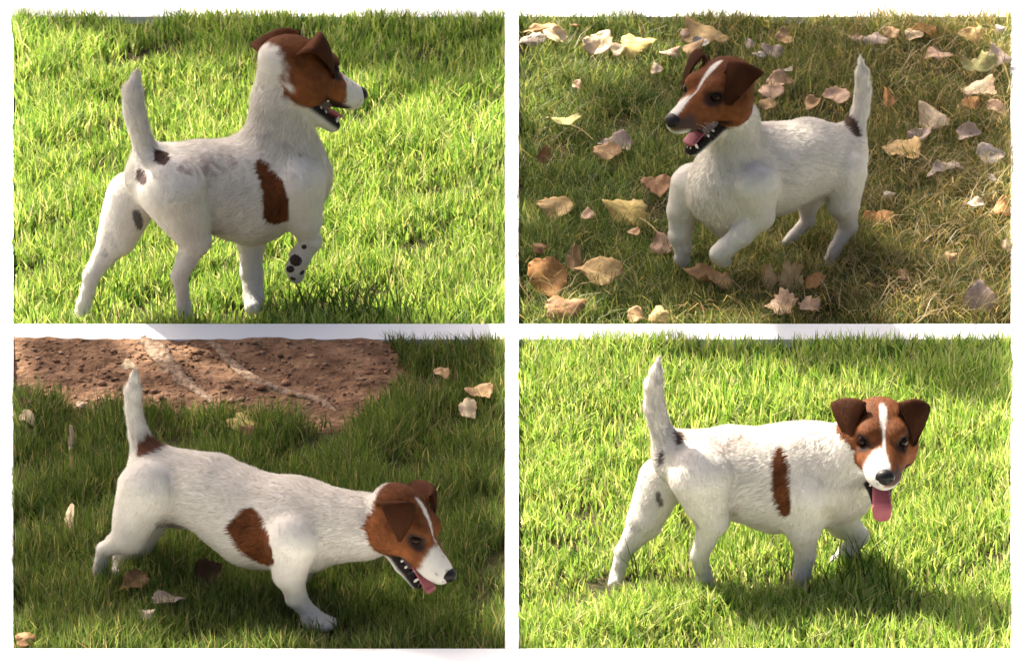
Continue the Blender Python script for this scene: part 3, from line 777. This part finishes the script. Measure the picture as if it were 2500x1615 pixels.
    def build(s, grid=.0034, hairs=85000):
        d, lo = build_field(s.prims, grid)
        V, F = surface_nets(d, lo, grid)
        names = {'body': 0, 'leg': 0, 'tail': 1, 'head': 2, 'jaw': 3, 'paw': 0, 'neck': 0}
        best = np.full(len(V), 9.0); tags = np.zeros(len(V), int); wsum = np.zeros(len(V)); flow = np.zeros((len(V), 3)); hl = np.zeros(len(V))
        for p in [q for g in s.prims for q in (g.segs if g.kind == 'g' else [g])]:
            if p.tag == 'cut': continue
            e = p.dist(V); m = e < best; best = np.where(m, e, best); tags[m] = names[p.tag]
            w = np.exp(-np.clip(e+.01, -.05, .2)/.006); wsum += w; flow += w[:, None]*p.flow; hl += w*p.hl
        flow /= np.linalg.norm(flow, axis=1, keepdims=True)+1e-9; hl /= wsum
        e = empty('dog', (float(V[:, 0].mean()), float(V[:, 1].mean()), 0.0)); tag(e, s.label, 'dog', 'white and brown terriers on the lawn'); s.root = e
        body = mesh_obj('body', V, F, M_BODY, e)
        me = body.data
        N = np.zeros(len(V)*3, np.float32); me.vertices.foreach_get('normal', N); N = N.reshape(-1, 3).copy()
        V = V+N*((.0016*vnoise(V, 42, 71+s.seed)+.0007*vnoise(V, 120, 72))*(tags < 2))[:, None]
        me.vertices.foreach_set('co', V.astype(np.float32).ravel()); me.update()
        C = s.colours(V, tags, N)
        a = me.color_attributes.new('Col', 'FLOAT_COLOR', 'POINT'); c4 = np.ones((len(V), 4), np.float32); c4[:, :3] = C; a.data.foreach_set('color', c4.ravel())
        s.hair('coat', V, F, N, C, flow, hl, hairs, e)
        s.V = V; DOGS.append(s)
        s.face(); return e
    def hair(s, name, V, F, N, C, flow, hl, n, parent, skip_low=True):
        r = np.random.default_rng(99+s.seed)
        T = np.vstack([F[:, [0, 1, 2]], F[:, [0, 2, 3]]])
        A = np.linalg.norm(np.cross(V[T[:, 1]]-V[T[:, 0]], V[T[:, 2]]-V[T[:, 0]]), axis=1)
        ti = r.choice(len(T), n, p=A/A.sum()); b = r.dirichlet((1, 1, 1), n)
        tri = T[ti]; itp = lambda Q: (Q[tri]*b[:, :, None]).sum(1)
        P, NN, CC, FF = itp(V), itp(N), itp(C), itp(flow); H = (hl[tri]*b).sum(1)
        NN /= np.linalg.norm(NN, axis=1, keepdims=True)+1e-9
        FF -= NN*(FF*NN).sum(1, keepdims=True); FF /= np.linalg.norm(FF, axis=1, keepdims=True)+1e-9
        clump = np.stack([vnoise(P, 70, k) for k in (61, 62, 63)], 1)
        D = FF+.16*clump+.10*r.normal(size=(n, 3)); D -= NN*(D*NN).sum(1, keepdims=True); D /= np.linalg.norm(D, axis=1, keepdims=True)+1e-9
        H = H*.85*r.uniform(.6, 1.25, n)
        lay = r.uniform(.10, .32, n)
        m1 = P+(D*.5+NN*lay[:, None]*.9)*H[:, None]*.9; tip = P+(D*1.0+NN*lay[:, None])*H[:, None]
        side = np.cross(D, NN); wd = r.uniform(.00024, .00044, n)*np.clip(H/.007, .6, 1.2)
        Vv = np.stack([P-side*wd[:, None]-NN*.0008, P+side*wd[:, None]-NN*.0008, m1-side*wd[:, None]*.8, m1+side*wd[:, None]*.8, tip], 1).reshape(-1, 3)
        dk = np.clip(1.5-CC.mean(1)*1.9, .36, 1.0)[:, None]; CC = CC*(1+dk*r.uniform(-.50, .42, (n, 1))); Cv = np.repeat(np.clip(CC, .004, .95), 5, 0)
        bi = (np.arange(n)*5)[:, None, None]
        Fv = (bi+np.array([[0, 1, 3], [0, 3, 2], [2, 3, 4]])[None]).reshape(-1, 3)
        o = mesh_obj(name, Vv, Fv, M_COAT, parent, col=Cv)
        nn = NN+.24*r.normal(size=(n, 3)); nn /= np.linalg.norm(nn, axis=1, keepdims=True); nn = np.repeat(nn, 5, 0).astype(np.float32)
        o.data.normals_split_custom_set_from_vertices(nn.tolist())
        o['kind'] = 'stuff'; return o
    def face(s):
        e = s.root; w, jw, sz = s.w, s.jw, s.hs
        def ball(name, c, M, rad, mat, nu=16, nv=10, fn=None):
            V = []; 
            for i in range(nv+1):
                ph = math.pi*i/nv
                for j in range(nu):
                    t = 2*math.pi*j/nu; q = np.array([math.sin(ph)*math.cos(t), math.sin(ph)*math.sin(t), math.cos(ph)])
                    if fn: q = fn(q)
                    V.append(c+M @ (q*np.array(rad)))
            F = [(i*nu+j, (i+1)*nu+j, (i+1)*nu+(j+1) % nu, i*nu+(j+1) % nu) for i in range(nv) for j in range(nu)]
            return mesh_obj(name, V, F, mat, e)
        for q in (1, -1):
            ball('eye', w(.0392, q*.0262, .0130), s.HM, np.array([.0080, .0080, .0078-.002*s.squint])*sz, M_EYE)
        def nf(q):
            q = q.copy()
            for k in (1, -1):
                dd = math.hypot(q[1]-k*.42, q[2]+.15)
                if q[0] > 0 and dd < .30: q[0] -= .5*(1-dd/.30)
            if q[2] < -.3: q[1] *= .8
            return q
        ball('nose', w(.1055, 0, -.0040), s.HM, np.array([.0105, .0132, .0108])*sz, M_NOSE, 28, 18, nf)
        # dark inside of the mouth: a wedge between palate and jaw floor
        q = 11; V = []; 
        ups = [(.010, .019, -.018), (.035, .016, -.022), (.062, .013, -.022), (.082, .009, -.020)]
        lows = [(.010, .019, -.034), (.035, .015, -.032), (.062, .010, -.0305), (.078, .006, -.030)]
        for up, lw in zip(ups, lows):
            for sg in (1, -1): V.append(w(up[0], sg*up[1], up[2]))
            for sg in (-1, 1): V.append(jw(lw[0], sg*lw[1], lw[2]))
        F = [(0, 1, 2, 3)]
        for i in range(2):
            b = i*4
            for j in range(4): F.append((b+j, b+(j+1) % 4, b+4+(j+1) % 4, b+4+j))
        F.append((8, 11, 10, 9))
        # throat wedge reaches only two thirds forward; palate and floor run on to the tips
        F += [(8, 9, 13, 12), (10, 11, 15, 14)]
        mesh_obj('mouth_lining', V, F, M_MOUTH, e, smooth=False)
        if s.tongue:
            base = [(.015, -.026), (.045, -.0235), (.070, -.0215), (.086, -.0215)]
            path = [jw(x, 0, z) for x, z in base]
            out = s.HM[:, 0]*.5; down = np.array([0, 0, -1.0])
            p = path[-1]; h = s.hang
            if h > 0:
                path += [p+(s.HM[:, 0]*.009+down*.004)*1.0, p+s.HM[:, 0]*.012+down*h*.45, p+s.HM[:, 0]*.010+down*h]
            S = spline(path, 6); n = len(S)
            hw = np.interp(np.linspace(0, 1, n), [0, .4, .75, .93, 1], [.009, .012, .0135 if h else .0125, .0115, .006])*sz
            V = []; ns = 12
            for i in range(n):
                t = S[min(i+1, n-1)]-S[max(i-1, 0)]; t /= np.linalg.norm(t); sd = s.HM[:, 1]; nn = np.cross(t, sd); nn /= np.linalg.norm(nn)
                for j in range(ns):
                    th = 2*math.pi*j/ns; cx = math.cos(th)
                    groove = -.0012*math.exp(-(cx/.25)**2) if math.sin(th) < 0 else 0
                    V.append(S[i]+sd*cx*hw[i]+nn*(math.sin(th)*.0032*sz-groove+.0022*cx*cx))
            F = [(i*ns+j, i*ns+(j+1) % ns, (i+1)*ns+(j+1) % ns, (i+1)*ns+j) for i in range(n-1) for j in range(ns)]
            F += [tuple(range(ns))[::-1], tuple((n-1)*ns+j for j in range(ns))]
            mesh_obj('tongue', V, F, M_TONGUE, e)
        def tooth(b, d, ln, r):
            d = d/np.linalg.norm(d); a = np.cross(d, s.HM[:, 0]+.01); a /= np.linalg.norm(a); c = np.cross(d, a)
            V = []
            for f_, rr in ((-.15, 1.0), (.35, .85), (.75, .5)):
                for j in range(7): V.append(b+d*ln*f_+(a*math.cos(j/7*6.283)+c*math.sin(j/7*6.283))*r*rr)
            V.append(b+d*ln)
            F = [(i*7+j, i*7+(j+1) % 7, (i+1)*7+(j+1) % 7, (i+1)*7+j) for i in range(2) for j in range(7)]+[(14+j, 14+(j+1) % 7, 21) for j in range(7)]
            mesh_obj('tooth', V, F, M_TOOTH, e)
        U = s.HM[:, 2]; JU = s.jw(.05, 0, .5)-s.jw(.05, 0, 0)
        for q in (1, -1):
            tooth(jw(.080, q*.0088, -.0300), JU, .0125*sz, .0024*sz)
            tooth(w(.086, q*.0105, -.0225), -U, .0060*sz, .0016*sz)
            for x, ln in ((.050, .0045), (.041, .0065)):
                tooth(w(x, q*np.interp(x, [.036, .066], [.0175, .0150]), -.0240), -U, ln*sz, .0034*sz)
            for x, ln in ((.056, .0040), (.046, .0050)):
                tooth(jw(x, q*np.interp(x, [.04, .066], [.0145, .0105]), -.0285), JU, ln*sz, .0030*sz)
            tooth(jw(.0865, q*.0030, -.0280), JU, .004*sz, .0015*sz)
        r = np.random.default_rng(5+s.seed); V = []; F = []
        for q in (1, -1):
            for i in range(6):
                b = w(.066+.020*r.uniform(), q*.0225, -.012-.010*r.uniform())
                d = s.HM @ np.array([r.uniform(-.9, .25), q*1.0, r.uniform(-.6, .15)]); d /= np.linalg.norm(d); ln = r.uniform(.02, .036)
                sd = np.cross(d, [0, 0, 1.0])*.00013; sd2 = np.array([0, 0, .00013]); k = len(V)
                mid = b+d*ln*.55+np.array([0, 0, .001]); tip = b+d*ln-np.array([0, 0, .004])
                V += [b+sd, b-sd, b+sd2, mid+sd, mid-sd, mid+sd2, tip]
                F += [(k, k+1, k+4, k+3), (k+1, k+2, k+5, k+4), (k+2, k, k+3, k+5), (k+3, k+4, k+6), (k+4, k+5, k+6), (k+5, k+3, k+6)]
        wk = mesh_obj('whiskers', V, F, M_COAT, e, col=np.tile([.75, .72, .68], (len(V), 1))); wk['kind'] = 'stuff'
        for q in (1, -1): s.ear(q)
    def ear(s, q):
        nu = 13
        er = s.ear_rot
        bi, bm, bo = np.array([.012, .020, .036]), np.array([-.012, .034, .031]), np.array([-.034, .034, .008])
        fi, fm, fo = np.array([.003, .021, .053]), np.array([-.007, .045, .054]), np.array([-.024, .067, .036])
        if s.ear_low: fo = fo+np.array([-.010, .006, -.014]); fm = fm+np.array([-.004, .003, -.002])
        ti, tm, to = np.array([.033, .0395, .006]), np.array([.032, .0440, .001]), np.array([.028, .0480, .005])
        if er:
            fo = fo+np.array([-.010, -.012, -.006])*er; ti, tm, to = [t+np.array([-.012, .0, .004])*er for t in (ti, tm, to)]
        def quad(a, b, c, t): return a*(1-t)*(1-t)*1+2*(b*2-(a+c)/2-0*b)*t*(1-t)*.5+0*b+c*t*t if False else (1-t)**2*a+2*t*(1-t)*(2*b-.5*(a+c))+t*t*c
        rows = []
        for w_ in np.linspace(0, 1, 17):
            row = []
            for t in np.linspace(0, 1, nu):
                B, Fd, Tp = quad(bi, bm, bo, t), quad(fi, fm, fo, t), quad(ti, tm, to, t)
                if w_ < .35:
                    f_ = w_/.35; p = B*(1-f_)+Fd*f_+np.array([-.006, .004, .002])*math.sin(math.pi*f_)*.6
                else:
                    f_ = (w_-.35)/.65
                    wide = 1-f_**1.6
                    Tq = Tp*(1-.0)
                    p = Fd*(1-f_)+Tq*f_+np.array([.006, .003, .002])*math.sin(math.pi*min(1, f_*1.05))*(.9-.25*t)
                    # outer edge stays wide before closing on the tip
                    p = p+np.array([-.003, .002, .001])*math.sin(math.pi*f_)*t*t
                row.append(p)
            rows.append(row)
        G = np.array(rows); tt = np.linspace(0, 1, nu)[None, :]; ww = np.linspace(0, 1, 17)[:, None]
        G[..., 0] += .0016*np.sin(tt*6+ww*4+s.seed+q)*ww; G[..., 1] += .0020*np.sin(tt*4+ww*7+2*s.seed)*ww
        for _ in range(3): G[1:-1] = G[1:-1]*.5+.25*(G[:-2]+G[2:])
        G[..., 1] *= q
        m, n = G.shape[:2]
        P = s.HO+(G.reshape(-1, 3)*s.hs) @ s.HM.T
        idx = np.arange(m*n).reshape(m, n)
        F = np.stack([idx[:-1, :-1], idx[:-1, 1:], idx[1:, 1:], idx[1:, :-1]], -1).reshape(-1, 4)
        if q > 0: F = F[:, ::-1]
        e1 = np.gradient(P.reshape(m, n, 3), axis=0); e2 = np.gradient(P.reshape(m, n, 3), axis=1)
        N = np.cross(e1, e2).reshape(-1, 3); N /= np.linalg.norm(N, axis=1, keepdims=True)+1e-12
        Nf = np.zeros((m*n, 3))
        tn = np.cross(P[F[:, 1]]-P[F[:, 0]], P[F[:, 2]]-P[F[:, 0]])
        for k in range(4): np.add.at(Nf, F[:, k], tn)
        N = Nf/(np.linalg.norm(Nf, axis=1, keepdims=True)+1e-12)
        th = .0013*s.hs
        A, B = P+N*th, P-N*th; k = m*n
        rim = list(idx[0, :])+list(idx[1:, -1])+list(idx[-1, -2::-1])+list(idx[-2:0:-1, 0])
        FF = np.vstack([F, F[:, ::-1]+k, np.array([(rim[(i+1) % len(rim)], rim[i], rim[i]+k, rim[(i+1) % len(rim)]+k) for i in range(len(rim))])])
        rr = np.repeat(np.arange(m), n)/(m-1)
        Cc = DARK*(1.15+.5*(rr < .36))[:, None]*np.ones((m*n, 3))
        Cc = Cc*(1+.12*vnoise(P, 120, 8))[:, None]
        VV = np.vstack([A, B]); CC = np.vstack([Cc, Cc])
        mesh_obj('ear', VV, FF, M_EAR, s.root, col=CC)
        fl = np.vstack([e1.reshape(-1, 3)]*2); fl /= np.linalg.norm(fl, axis=1, keepdims=True)+1e-12
        s.hair('ear_hair', VV, FF, np.vstack([N, -N]), CC, fl, np.full(2*k, .0032), 5000, s.root)

SKIN = (.33, .25, .215)
# --- dog looking away, upper left plot
D = Dog((150, 40), .49352, 24, (615, 1500, -.045, .013), 'terrier seen from behind with head turned right and one front paw lifted', 1)
bk = -D.f
D.chain([(480, 790, 0, 165), (690, 835, 0, 225), (930, 860, 0, 268), (1075, 800, 0, 240)], 'body', .03, bk+[0, 0, -.5], .009)
D.chain([(1075, 760, 0, 240), (1082, 560, 0, 170), (1088, 420, 0, 152), (1106, 300, 0, 138), (1128, 215, 0, 110)], 'neck', .03, -D.f*.4+[0, 0, -1.0], .011)
D.chain([(550, 860, -.045, 170), (662, 1105, -.055, 86), (585, 1285, -.050, 46), (606, 1430, -.045, 41), (615, 1500, -.045, 44, 'g')], 'leg', .009, None, .006)
D.chain([(350, 900, .045, 140), (275, 1095, .050, 100), (148, 1285, .050, 46), (112, 1420, .050, 40), (92, 1490, .05, 42, 'g')], 'leg', .009, None, .006)
fl = D.chain([(1000, 930, .045, 110), (935, 1120, .045, 70), (940, 1270, .045, 60), (950, 1390, .045, 54), (950, 1440, .045, 50, 'g')], 'leg', .0085, None, .005)
fr = D.chain([(1160, 830, -.055, 150), (1205, 1010, -.060, 92), (1232, 1110, -.06, 62), (1180, 1190, -.055, 55), (1158, 1255, -.05, 50), (1160, 1285, -.05, 38)], 'leg', .0085, None, .005)
D.chain([(440, 740, 0, 66), (405, 620, 0, 60), (362, 480, 0, 58), (357, 370, 0, 55), (368, 310, 0, 30), (376, 262, 0, 8)], 'tail', .02, None, .010)
D.head((0, 0, 0.005), 1165, 248, 0, 30, -26, -13, 13, True, 1.14, dy=-.012); D.nape = .0; D.ear_low = True
fwd = np.array([math.cos(D.a), math.sin(D.a), 0])
D.patches = [([(955, 700), (1010, 715), (1070, 780), (1115, 860), (1130, 960), (1125, 1020), (1010, 1025), (1000, 900), (975, 800)], BROWN*.75, -1, 1.0),
             ([(465, 650), (540, 670), (530, 720), (490, 745), (455, 700)], DARK, 0, .95),
             ([(370, 750), (420, 760), (425, 820), (395, 840), (370, 800)], np.array([.05, .02, .02]), 0, .9),
             ([(355, 960), (385, 945), (410, 1010), (405, 1055), (375, 1050), (350, 1000)], np.array([.05, .04, .045]), 0, .85),
             ([(600, 690), (870, 670), (880, 790), (560, 790)], SKIN, 0, .72), ([(970, 570), (1080, 590), (1210, 690), (1120, 690)], SKIN, 0, .72),
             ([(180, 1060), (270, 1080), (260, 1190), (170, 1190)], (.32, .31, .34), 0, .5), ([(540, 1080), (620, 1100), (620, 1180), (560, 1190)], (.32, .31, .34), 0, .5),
             ([(745, 1010), (830, 1030), (820, 1120), (745, 1140)], SKIN, 0, .6)]
D.build()
# pads of the lifted paw
M3 = np.eye(3)
def pads(D, lst):
    for (cx, cy, l, dy, r) in lst:
        c = D.P(cx, cy, l, dy); n = 10; V = []
        rx = D.m(r, c)
        for i in range(9):
            ph = math.pi*i/8
            for j in range(n):
                t = 2*math.pi*j/n; V.append(c+np.array([math.sin(ph)*math.cos(t)*rx, math.cos(ph)*rx*.55, math.sin(ph)*math.sin(t)*rx*.9]))
        F = [(i*n+j, (i+1)*n+j, (i+1)*n+(j+1) % n, i*n+(j+1) % n) for i in range(8) for j in range(n)]
        mesh_obj('paw_pad', V, F, M_PAD, D.root)
pads(D, [(1165, 1205, -.05, -.0155, 38), (1132, 1250, -.05, -.0120, 21), (1180, 1262, -.05, -.0140, 22), (1150, 1290, -.05, -.0095, 20), (1200, 1140, -.06, -.0160, 14)])

# --- dog in mid step, upper right plot
D = Dog((1550, 100), .40253, 216, (1180, 1335, .045, .012), 'grinning terrier bounding to the left among fallen leaves, front paws off the ground', 2)
bk = -D.f
D.chain([(1235, 690, 0, 185), (1050, 715, 0, 248), (815, 780, 0, 284), (610, 870, 0, 246)], 'body', .03, bk+[0, 0, -.4], .009)
D.chain([(595, 800, 0, 222), (608, 640, 0, 176), (600, 480, 0, 152)], 'neck', .03, [0, .2, -1], .010)
D.chain([(520, 960, 0, 180), (560, 1060, 0, 130)], 'body', .03, [0, 0, -1], .008)
D.chain([(1270, 790, .040, 145), (1265, 985, .050, 105), (1295, 1120, .050, 60), (1215, 1260, .045, 48), (1180, 1325, .045, 46, 'g')], 'leg', .009, None, .006)
D.chain([(1130, 800, -.045, 130), (1050, 1000, -.045, 62), (1045, 1090, -.045, 50), (960, 1180, -.045, 40), (915, 1220, -.045, 34)], 'leg', .0085, None, .005)
lf = D.chain([(730, 890, .056, 150), (748, 1055, .060, 98), (640, 1180, .055, 76), (545, 1262, .050, 68), (508, 1290, .048, 56), (525, 1325, .047, 44)], 'leg', .0085, None, .005)
rf = D.chain([(350, 880, -.055, 140), (295, 1030, -.060, 98), (275, 1180, -.058, 72), (292, 1265, -.055, 58), (288, 1320, -.055, 44), (292, 1350, -.055, 28)], 'leg', .0085, None, .005)
for (cx, cy, l) in ((478, 1296, .050), (490, 1322, .046), (512, 1342, .043), (540, 1352, .040)): D.chain([(cx+18, cy-14, l, 26), (cx, cy, l, 21)], 'paw', .003, None, .002)
for (cx, cy, l) in ((262, 1338, -.056), (278, 1356, -.054), (298, 1362, -.052), (318, 1350, -.050)): D.chain([(cx+2, cy-22, l, 25), (cx, cy, l, 19)], 'paw', .003, None, .002)
D.chain([(1325, 560, 0, 72), (1362, 440, 0, 60), (1385, 310, 0, 54), (1380, 200, 0, 48), (1372, 135, 0, 24), (1367, 80, 0, 6)], 'tail', .02, None, .009)
D.head((.040, .026, .013), 488, 338, .026, 227, -9, 0, 21, True, 1.04, dy=-.01)
D.patches = [([(1240, 470), (1300, 440), (1360, 500), (1370, 590), (1330, 580), (1290, 530)], DARK*1.2, 0, .95), ([(1120, 930), (1190, 930), (1190, 1010), (1140, 990)], SKIN, 0, .5),
             ([(300, 920), (390, 960), (370, 990)], (.62, .46, .42), 0, .4), ([(480, 980), (560, 1020), (600, 1090), (520, 1060)], (.62, .46, .42), 0, .4)]
D.build()

# --- dog with lowered head, lower left plot
D = Dog((180, 860), .45455, -27, (130, 1215, -.045, .012), 'terrier leaning forward with lowered head and tongue out on shaded grass', 3)
bk = -D.f
D.chain([(470, 690, 0, 188), (735, 755, 0, 218), (980, 905, 0, 255), (1190, 935, 0, 232)], 'body', .03, bk+[0, 0, -.35], .010)
D.chain([(1200, 925, 0, 230), (1410, 925, 0, 192), (1570, 930, 0, 172), (1680, 930, 0, 150)], 'neck', .03, bk+[0, 0, -.4], .011)
D.chain([(395, 740, -.045, 172), (298, 985, -.055, 96), (165, 1055, -.05, 45), (140, 1160, -.045, 40), (130, 1215, -.045, 42, 'g')], 'leg', .009, None, .006)
D.chain([(440, 760, .045, 150), (345, 1020, .050, 85), (255, 1090, .05, 46), (235, 1170, .05, 40), (230, 1195, .05, 40, 'g')], 'leg', .009, None, .006)
lf = D.chain([(1180, 1010, -.050, 160), (1160, 1190, -.060, 98), (1195, 1310, -.055, 64), (1265, 1400, -.05, 48), (1285, 1440, -.05, 44, 'g')], 'leg', .0085, None, .005)
D.chain([(1220, 1040, .050, 130), (1225, 1140, .055, 80), (1215, 1200, .05, 55), (1190, 1240, .05, 44)], 'leg', .0085, None, .005)
D.paw(lf[-1], D.f, .015)
D.chain([(400, 560, 0, 90), (350, 440, 0, 64), (322, 310, 0, 56), (318, 205, 0, 52), (324, 140, 0, 30), (327, 88, 0, 6)], 'tail', .02, None, .009)
D.chain([(470, 880, 0, 50), (580, 905, 0, 34)], 'body', .02, D.f, .006)
D.head((0.04, -.026, .013), 1838, 1003, -.026, -32, -38, -4, 13, True, .95, dy=0, hang=.008, squint=1.0, ear_rot=.5)
D.patches = [([(940, 825), (1000, 850), (1035, 950), (1060, 1060), (1085, 1150), (1000, 1130), (900, 1070), (850, 1000), (820, 940), (870, 880)], BROWN*.85, -1, 1.0),
             ([(400, 440), (450, 470), (540, 485), (470, 525), (400, 550), (345, 570), (335, 520), (370, 480)], BROWN*.85, 0, .95),
             ([(430, 905), (600, 925), (590, 960), (430, 940)], DARK*2, 0, .7)]
D.build()

# --- dog facing the camera, lower right plot
D = Dog((1450, 840), .46753, 6, (592, 1265, -.045, .012), 'terrier standing sideways with its face turned to the camera and tongue out', 4)
bk = -D.f
D.chain([(480, 605, 0, 165), (720, 665, 0, 240), (950, 700, 0, 280), (1120, 690, 0, 258)], 'body', .03, bk+[0, 0, -.5], .009)
D.chain([(1110, 660, 0, 235), (1250, 660, -.01, 220), (1330, 600, -.02, 185), (1420, 520, -.04, 150)], 'neck', .03, [-.4, 0, -1], .009)
D.chain([(1250, 760, -.01, 170), (1320, 790, -.01, 115)], 'neck', .03, [0, 0, -1], .010)
D.chain([(560, 700, -.045, 178), (618, 925, -.055, 86), (552, 1105, -.05, 50), (578, 1215, -.045, 42), (592, 1265, -.045, 44, 'g')], 'leg', .009, None, .006)
D.chain([(355, 720, .045, 125), (265, 925, .050, 98), (155, 1080, .05, 52), (118, 1205, .05, 43), (105, 1245, .05, 42, 'g')], 'leg', .009, None, .006)
D.chain([(1110, 800, -.050, 160), (1095, 960, -.055, 95), (1105, 1100, -.05, 66), (1085, 1190, -.05, 56), (1080, 1240, -.05, 50, 'g')], 'leg', .0085, None, .005)
lf = D.chain([(1260, 830, .040, 140), (1310, 930, .050, 90), (1385, 1000, .045, 58), (1330, 1080, .04, 52), (1275, 1140, .04, 46), (1255, 1170, .04, 36)], 'leg', .0085, None, .005)
D.chain([(390, 580, 0, 72), (355, 460, 0, 62), (318, 330, 0, 58), (312, 220, 0, 56), (324, 155, 0, 38), (334, 100, 0, 13), (342, 70, 0, 5)], 'tail', .02, None, .010)
D.head((.040, 0, .013), 1507, 505, -.075, -88, -9, -2, 22, True, 1.03, dy=0, hang=.024)
D.patches = [([(955, 525), (1000, 545), (1020, 620), (1030, 700), (1025, 800), (1035, 870), (1000, 905), (955, 850), (940, 760), (930, 650)], BROWN*.72, -1, 1.0),
             ([(415, 445), (490, 465), (470, 510), (435, 530)], DARK, 0, .95),
             ([(340, 555), (372, 560), (368, 625), (340, 635)], np.array([.06, .025, .022]), 0, .9),
             ([(320, 760), (345, 770), (370, 840), (350, 850), (330, 830)], np.array([.06, .045, .05]), 0, .85),
             ([(640, 470), (840, 460), (840, 570), (580, 570), (590, 500)], SKIN, 0, .72),
             ([(695, 790), (760, 820), (800, 880), (700, 900)], SKIN, 0, .6),
             ([(1180, 820), (1300, 860), (1260, 910), (1180, 900)], (.45, .42, .25), 0, .4),
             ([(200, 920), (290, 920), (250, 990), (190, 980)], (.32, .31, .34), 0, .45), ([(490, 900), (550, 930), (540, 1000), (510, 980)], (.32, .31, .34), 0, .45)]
D.build()

# ------------------------------------------------------------------ unseen trees added for shade, crown leaves placed along the sun rays
def shade_prob(u, v):
    """how much of the sun the crown takes away over the ground seen at a place of the lawn"""
    s = np.zeros(len(u))
    top = (v < 800); lft = (u < 1250)
    s = np.where(top & lft, np.clip((np.interp(u, [0, 350, 450, 800, 1000, 1233], [80, 120, 185, 190, 240, 285])-v)/35, 0, 1)*.95, s)
    p2 = np.where((u > 1560) & (u < 2260) & (v > 180), .86, .70)
    p2 = np.where((u-1266)*.9+(v-60)*1.05 < 450, .08, p2)
    p2 = np.where((np.abs(u-1980) < 170) & (v < 75), .2, p2)
    p2 = np.where((u-2060)*.5+(v-600)*1.0 > 60, .12, p2)
    s = np.where(top & ~lft, p2, s)
    s = np.where(~top & lft, np.where(v < 1040, np.where(u > 800, .9, .62), np.where(v > 1480, .6, .82)), s)
    s = np.where(~top & ~lft, np.clip((np.interp(u, [1266, 1800, 1950, 2250, 2468], [870, 882, 915, 985, 1040])-v)/40, 0, 1)*.95, s)
    edge = np.minimum(np.minimum(np.abs(u-1250), np.minimum(u-15, 2485-u)), np.minimum(np.abs(v-807), np.minimum(v-12, 1600-v)))
    return s*np.clip((edge-20)/8, 0, 1)
n = 30000
gx = rng.uniform(-.95, .95, n); gy = rng.uniform(-1.6, 1.75, n)
u, v = to_px(np.stack([gx, gy, np.zeros(n)], 1))
clump = vnoise(np.stack([gx, gy, np.zeros(n)], 1), 16, 5)
pr = shade_prob(u+vnoise(np.stack([gx, gy, gx*0], 1), 12, 8)*25, v+vnoise(np.stack([gx, gy, gx*0], 1), 12, 9)*20)
k = rng.uniform(size=n) < np.where(pr > .8, pr*np.clip(.9+.3*clump, 0, 1), pr*np.clip(.62+.55*clump, 0, 1))*.6
u, v = u[k], v[k]
base = np.stack([gx[k], gy[k], np.zeros(k.sum())], 1)
for (di, cnt_, left_) in ((1, 140, 0), (2, 700, 1)):     # extra crown leaves added to block the sun over two dogs
    Vd = DOGS[di].V; q = Vd[rng.integers(0, len(Vd), cnt_)]+rng.normal(0, .012, (cnt_, 3)); base = np.vstack([base, q])
    u = np.concatenate([u, np.full(cnt_, 500. if left_ else 2000.)]); v = np.concatenate([v, np.full(cnt_, 1300. if left_ else 300.)])
n = len(base)
hgt = rng.uniform(3.3, 4.3, n)
Pc = base+SUN[None]*(hgt/SUN[2])[:, None]
sz = rng.uniform(.022, .036, n)
nrm = SUN[None]*.9+rng.normal(0, .45, (n, 3)); nrm /= np.linalg.norm(nrm, axis=1, keepdims=True)
t1 = np.cross(nrm, rng.normal(size=(n, 3))); t1 /= np.linalg.norm(t1, axis=1, keepdims=True); t2 = np.cross(nrm, t1)
V = np.stack([Pc-t1*sz[:, None]*1.2, Pc+t2*sz[:, None], Pc+t1*sz[:, None]*1.3, Pc-t2*sz[:, None]], 1).reshape(-1, 3)
F = (np.arange(n)*4)[:, None]+np.arange(4)
lft3 = (u < 1250) & (v > 800)
for (tr, sel, lab, tg) in ((np.array([-5.0, 1.1, 0.0]), lft3, 'unseen broadleaf tree added left of the lawn to shade the plot with bare soil', ((-.4, -.4), (-.35, -1.0), (-.55, -.7))),
                           (np.array([-.4, 5.6, 0.0]), ~lft3, 'unseen broadleaf tree added behind the lawn to shade the plot of fallen leaves', ((.3, .9), (.55, .45), (-.3, 1.3), (.7, -.1)))):
    tree = empty('unseen_shade_tree', tuple(tr)); tag(tree, lab, 'tree', 'unseen trees added to shade the lawn')
    Vs = V.reshape(-1, 4, 3)[sel].reshape(-1, 3); ns = int(sel.sum())
    c_ = mesh_obj('crown', Vs, (np.arange(ns)*4)[:, None]+np.arange(4), M_CROWN, tree, smooth=False, col=np.repeat(pick(ns, [(.06, .11, .02), (.10, .15, .03), (.30, .24, .05)], [3, 3, 1]), 4, 0)); c_['kind'] = 'stuff'
    TV, TF = tube(spline([tr, tr+[.1, 0, 1.3], tr+[.05, .1, 2.6], tr+[.1, .2, 3.9]], 6), np.linspace(.17, .08, 19), 12, .1, 5)
    mesh_obj('trunk', TV, TF, M_BARK, tree)
    for (gx_, gy_) in tg:
        e_ = np.array([gx_, gy_, 0])+SUN*(3.8/SUN[2]); st = tr+np.array([.05, .1, 2.7+.25*gx_])
        TV, TF = tube(spline([st, st*.55+e_*.45+[0, 0, .25], e_], 8), np.linspace(.05, .008, 17), 8, .08, 6)
        mesh_obj('limb', TV, TF, M_BARK, tree)
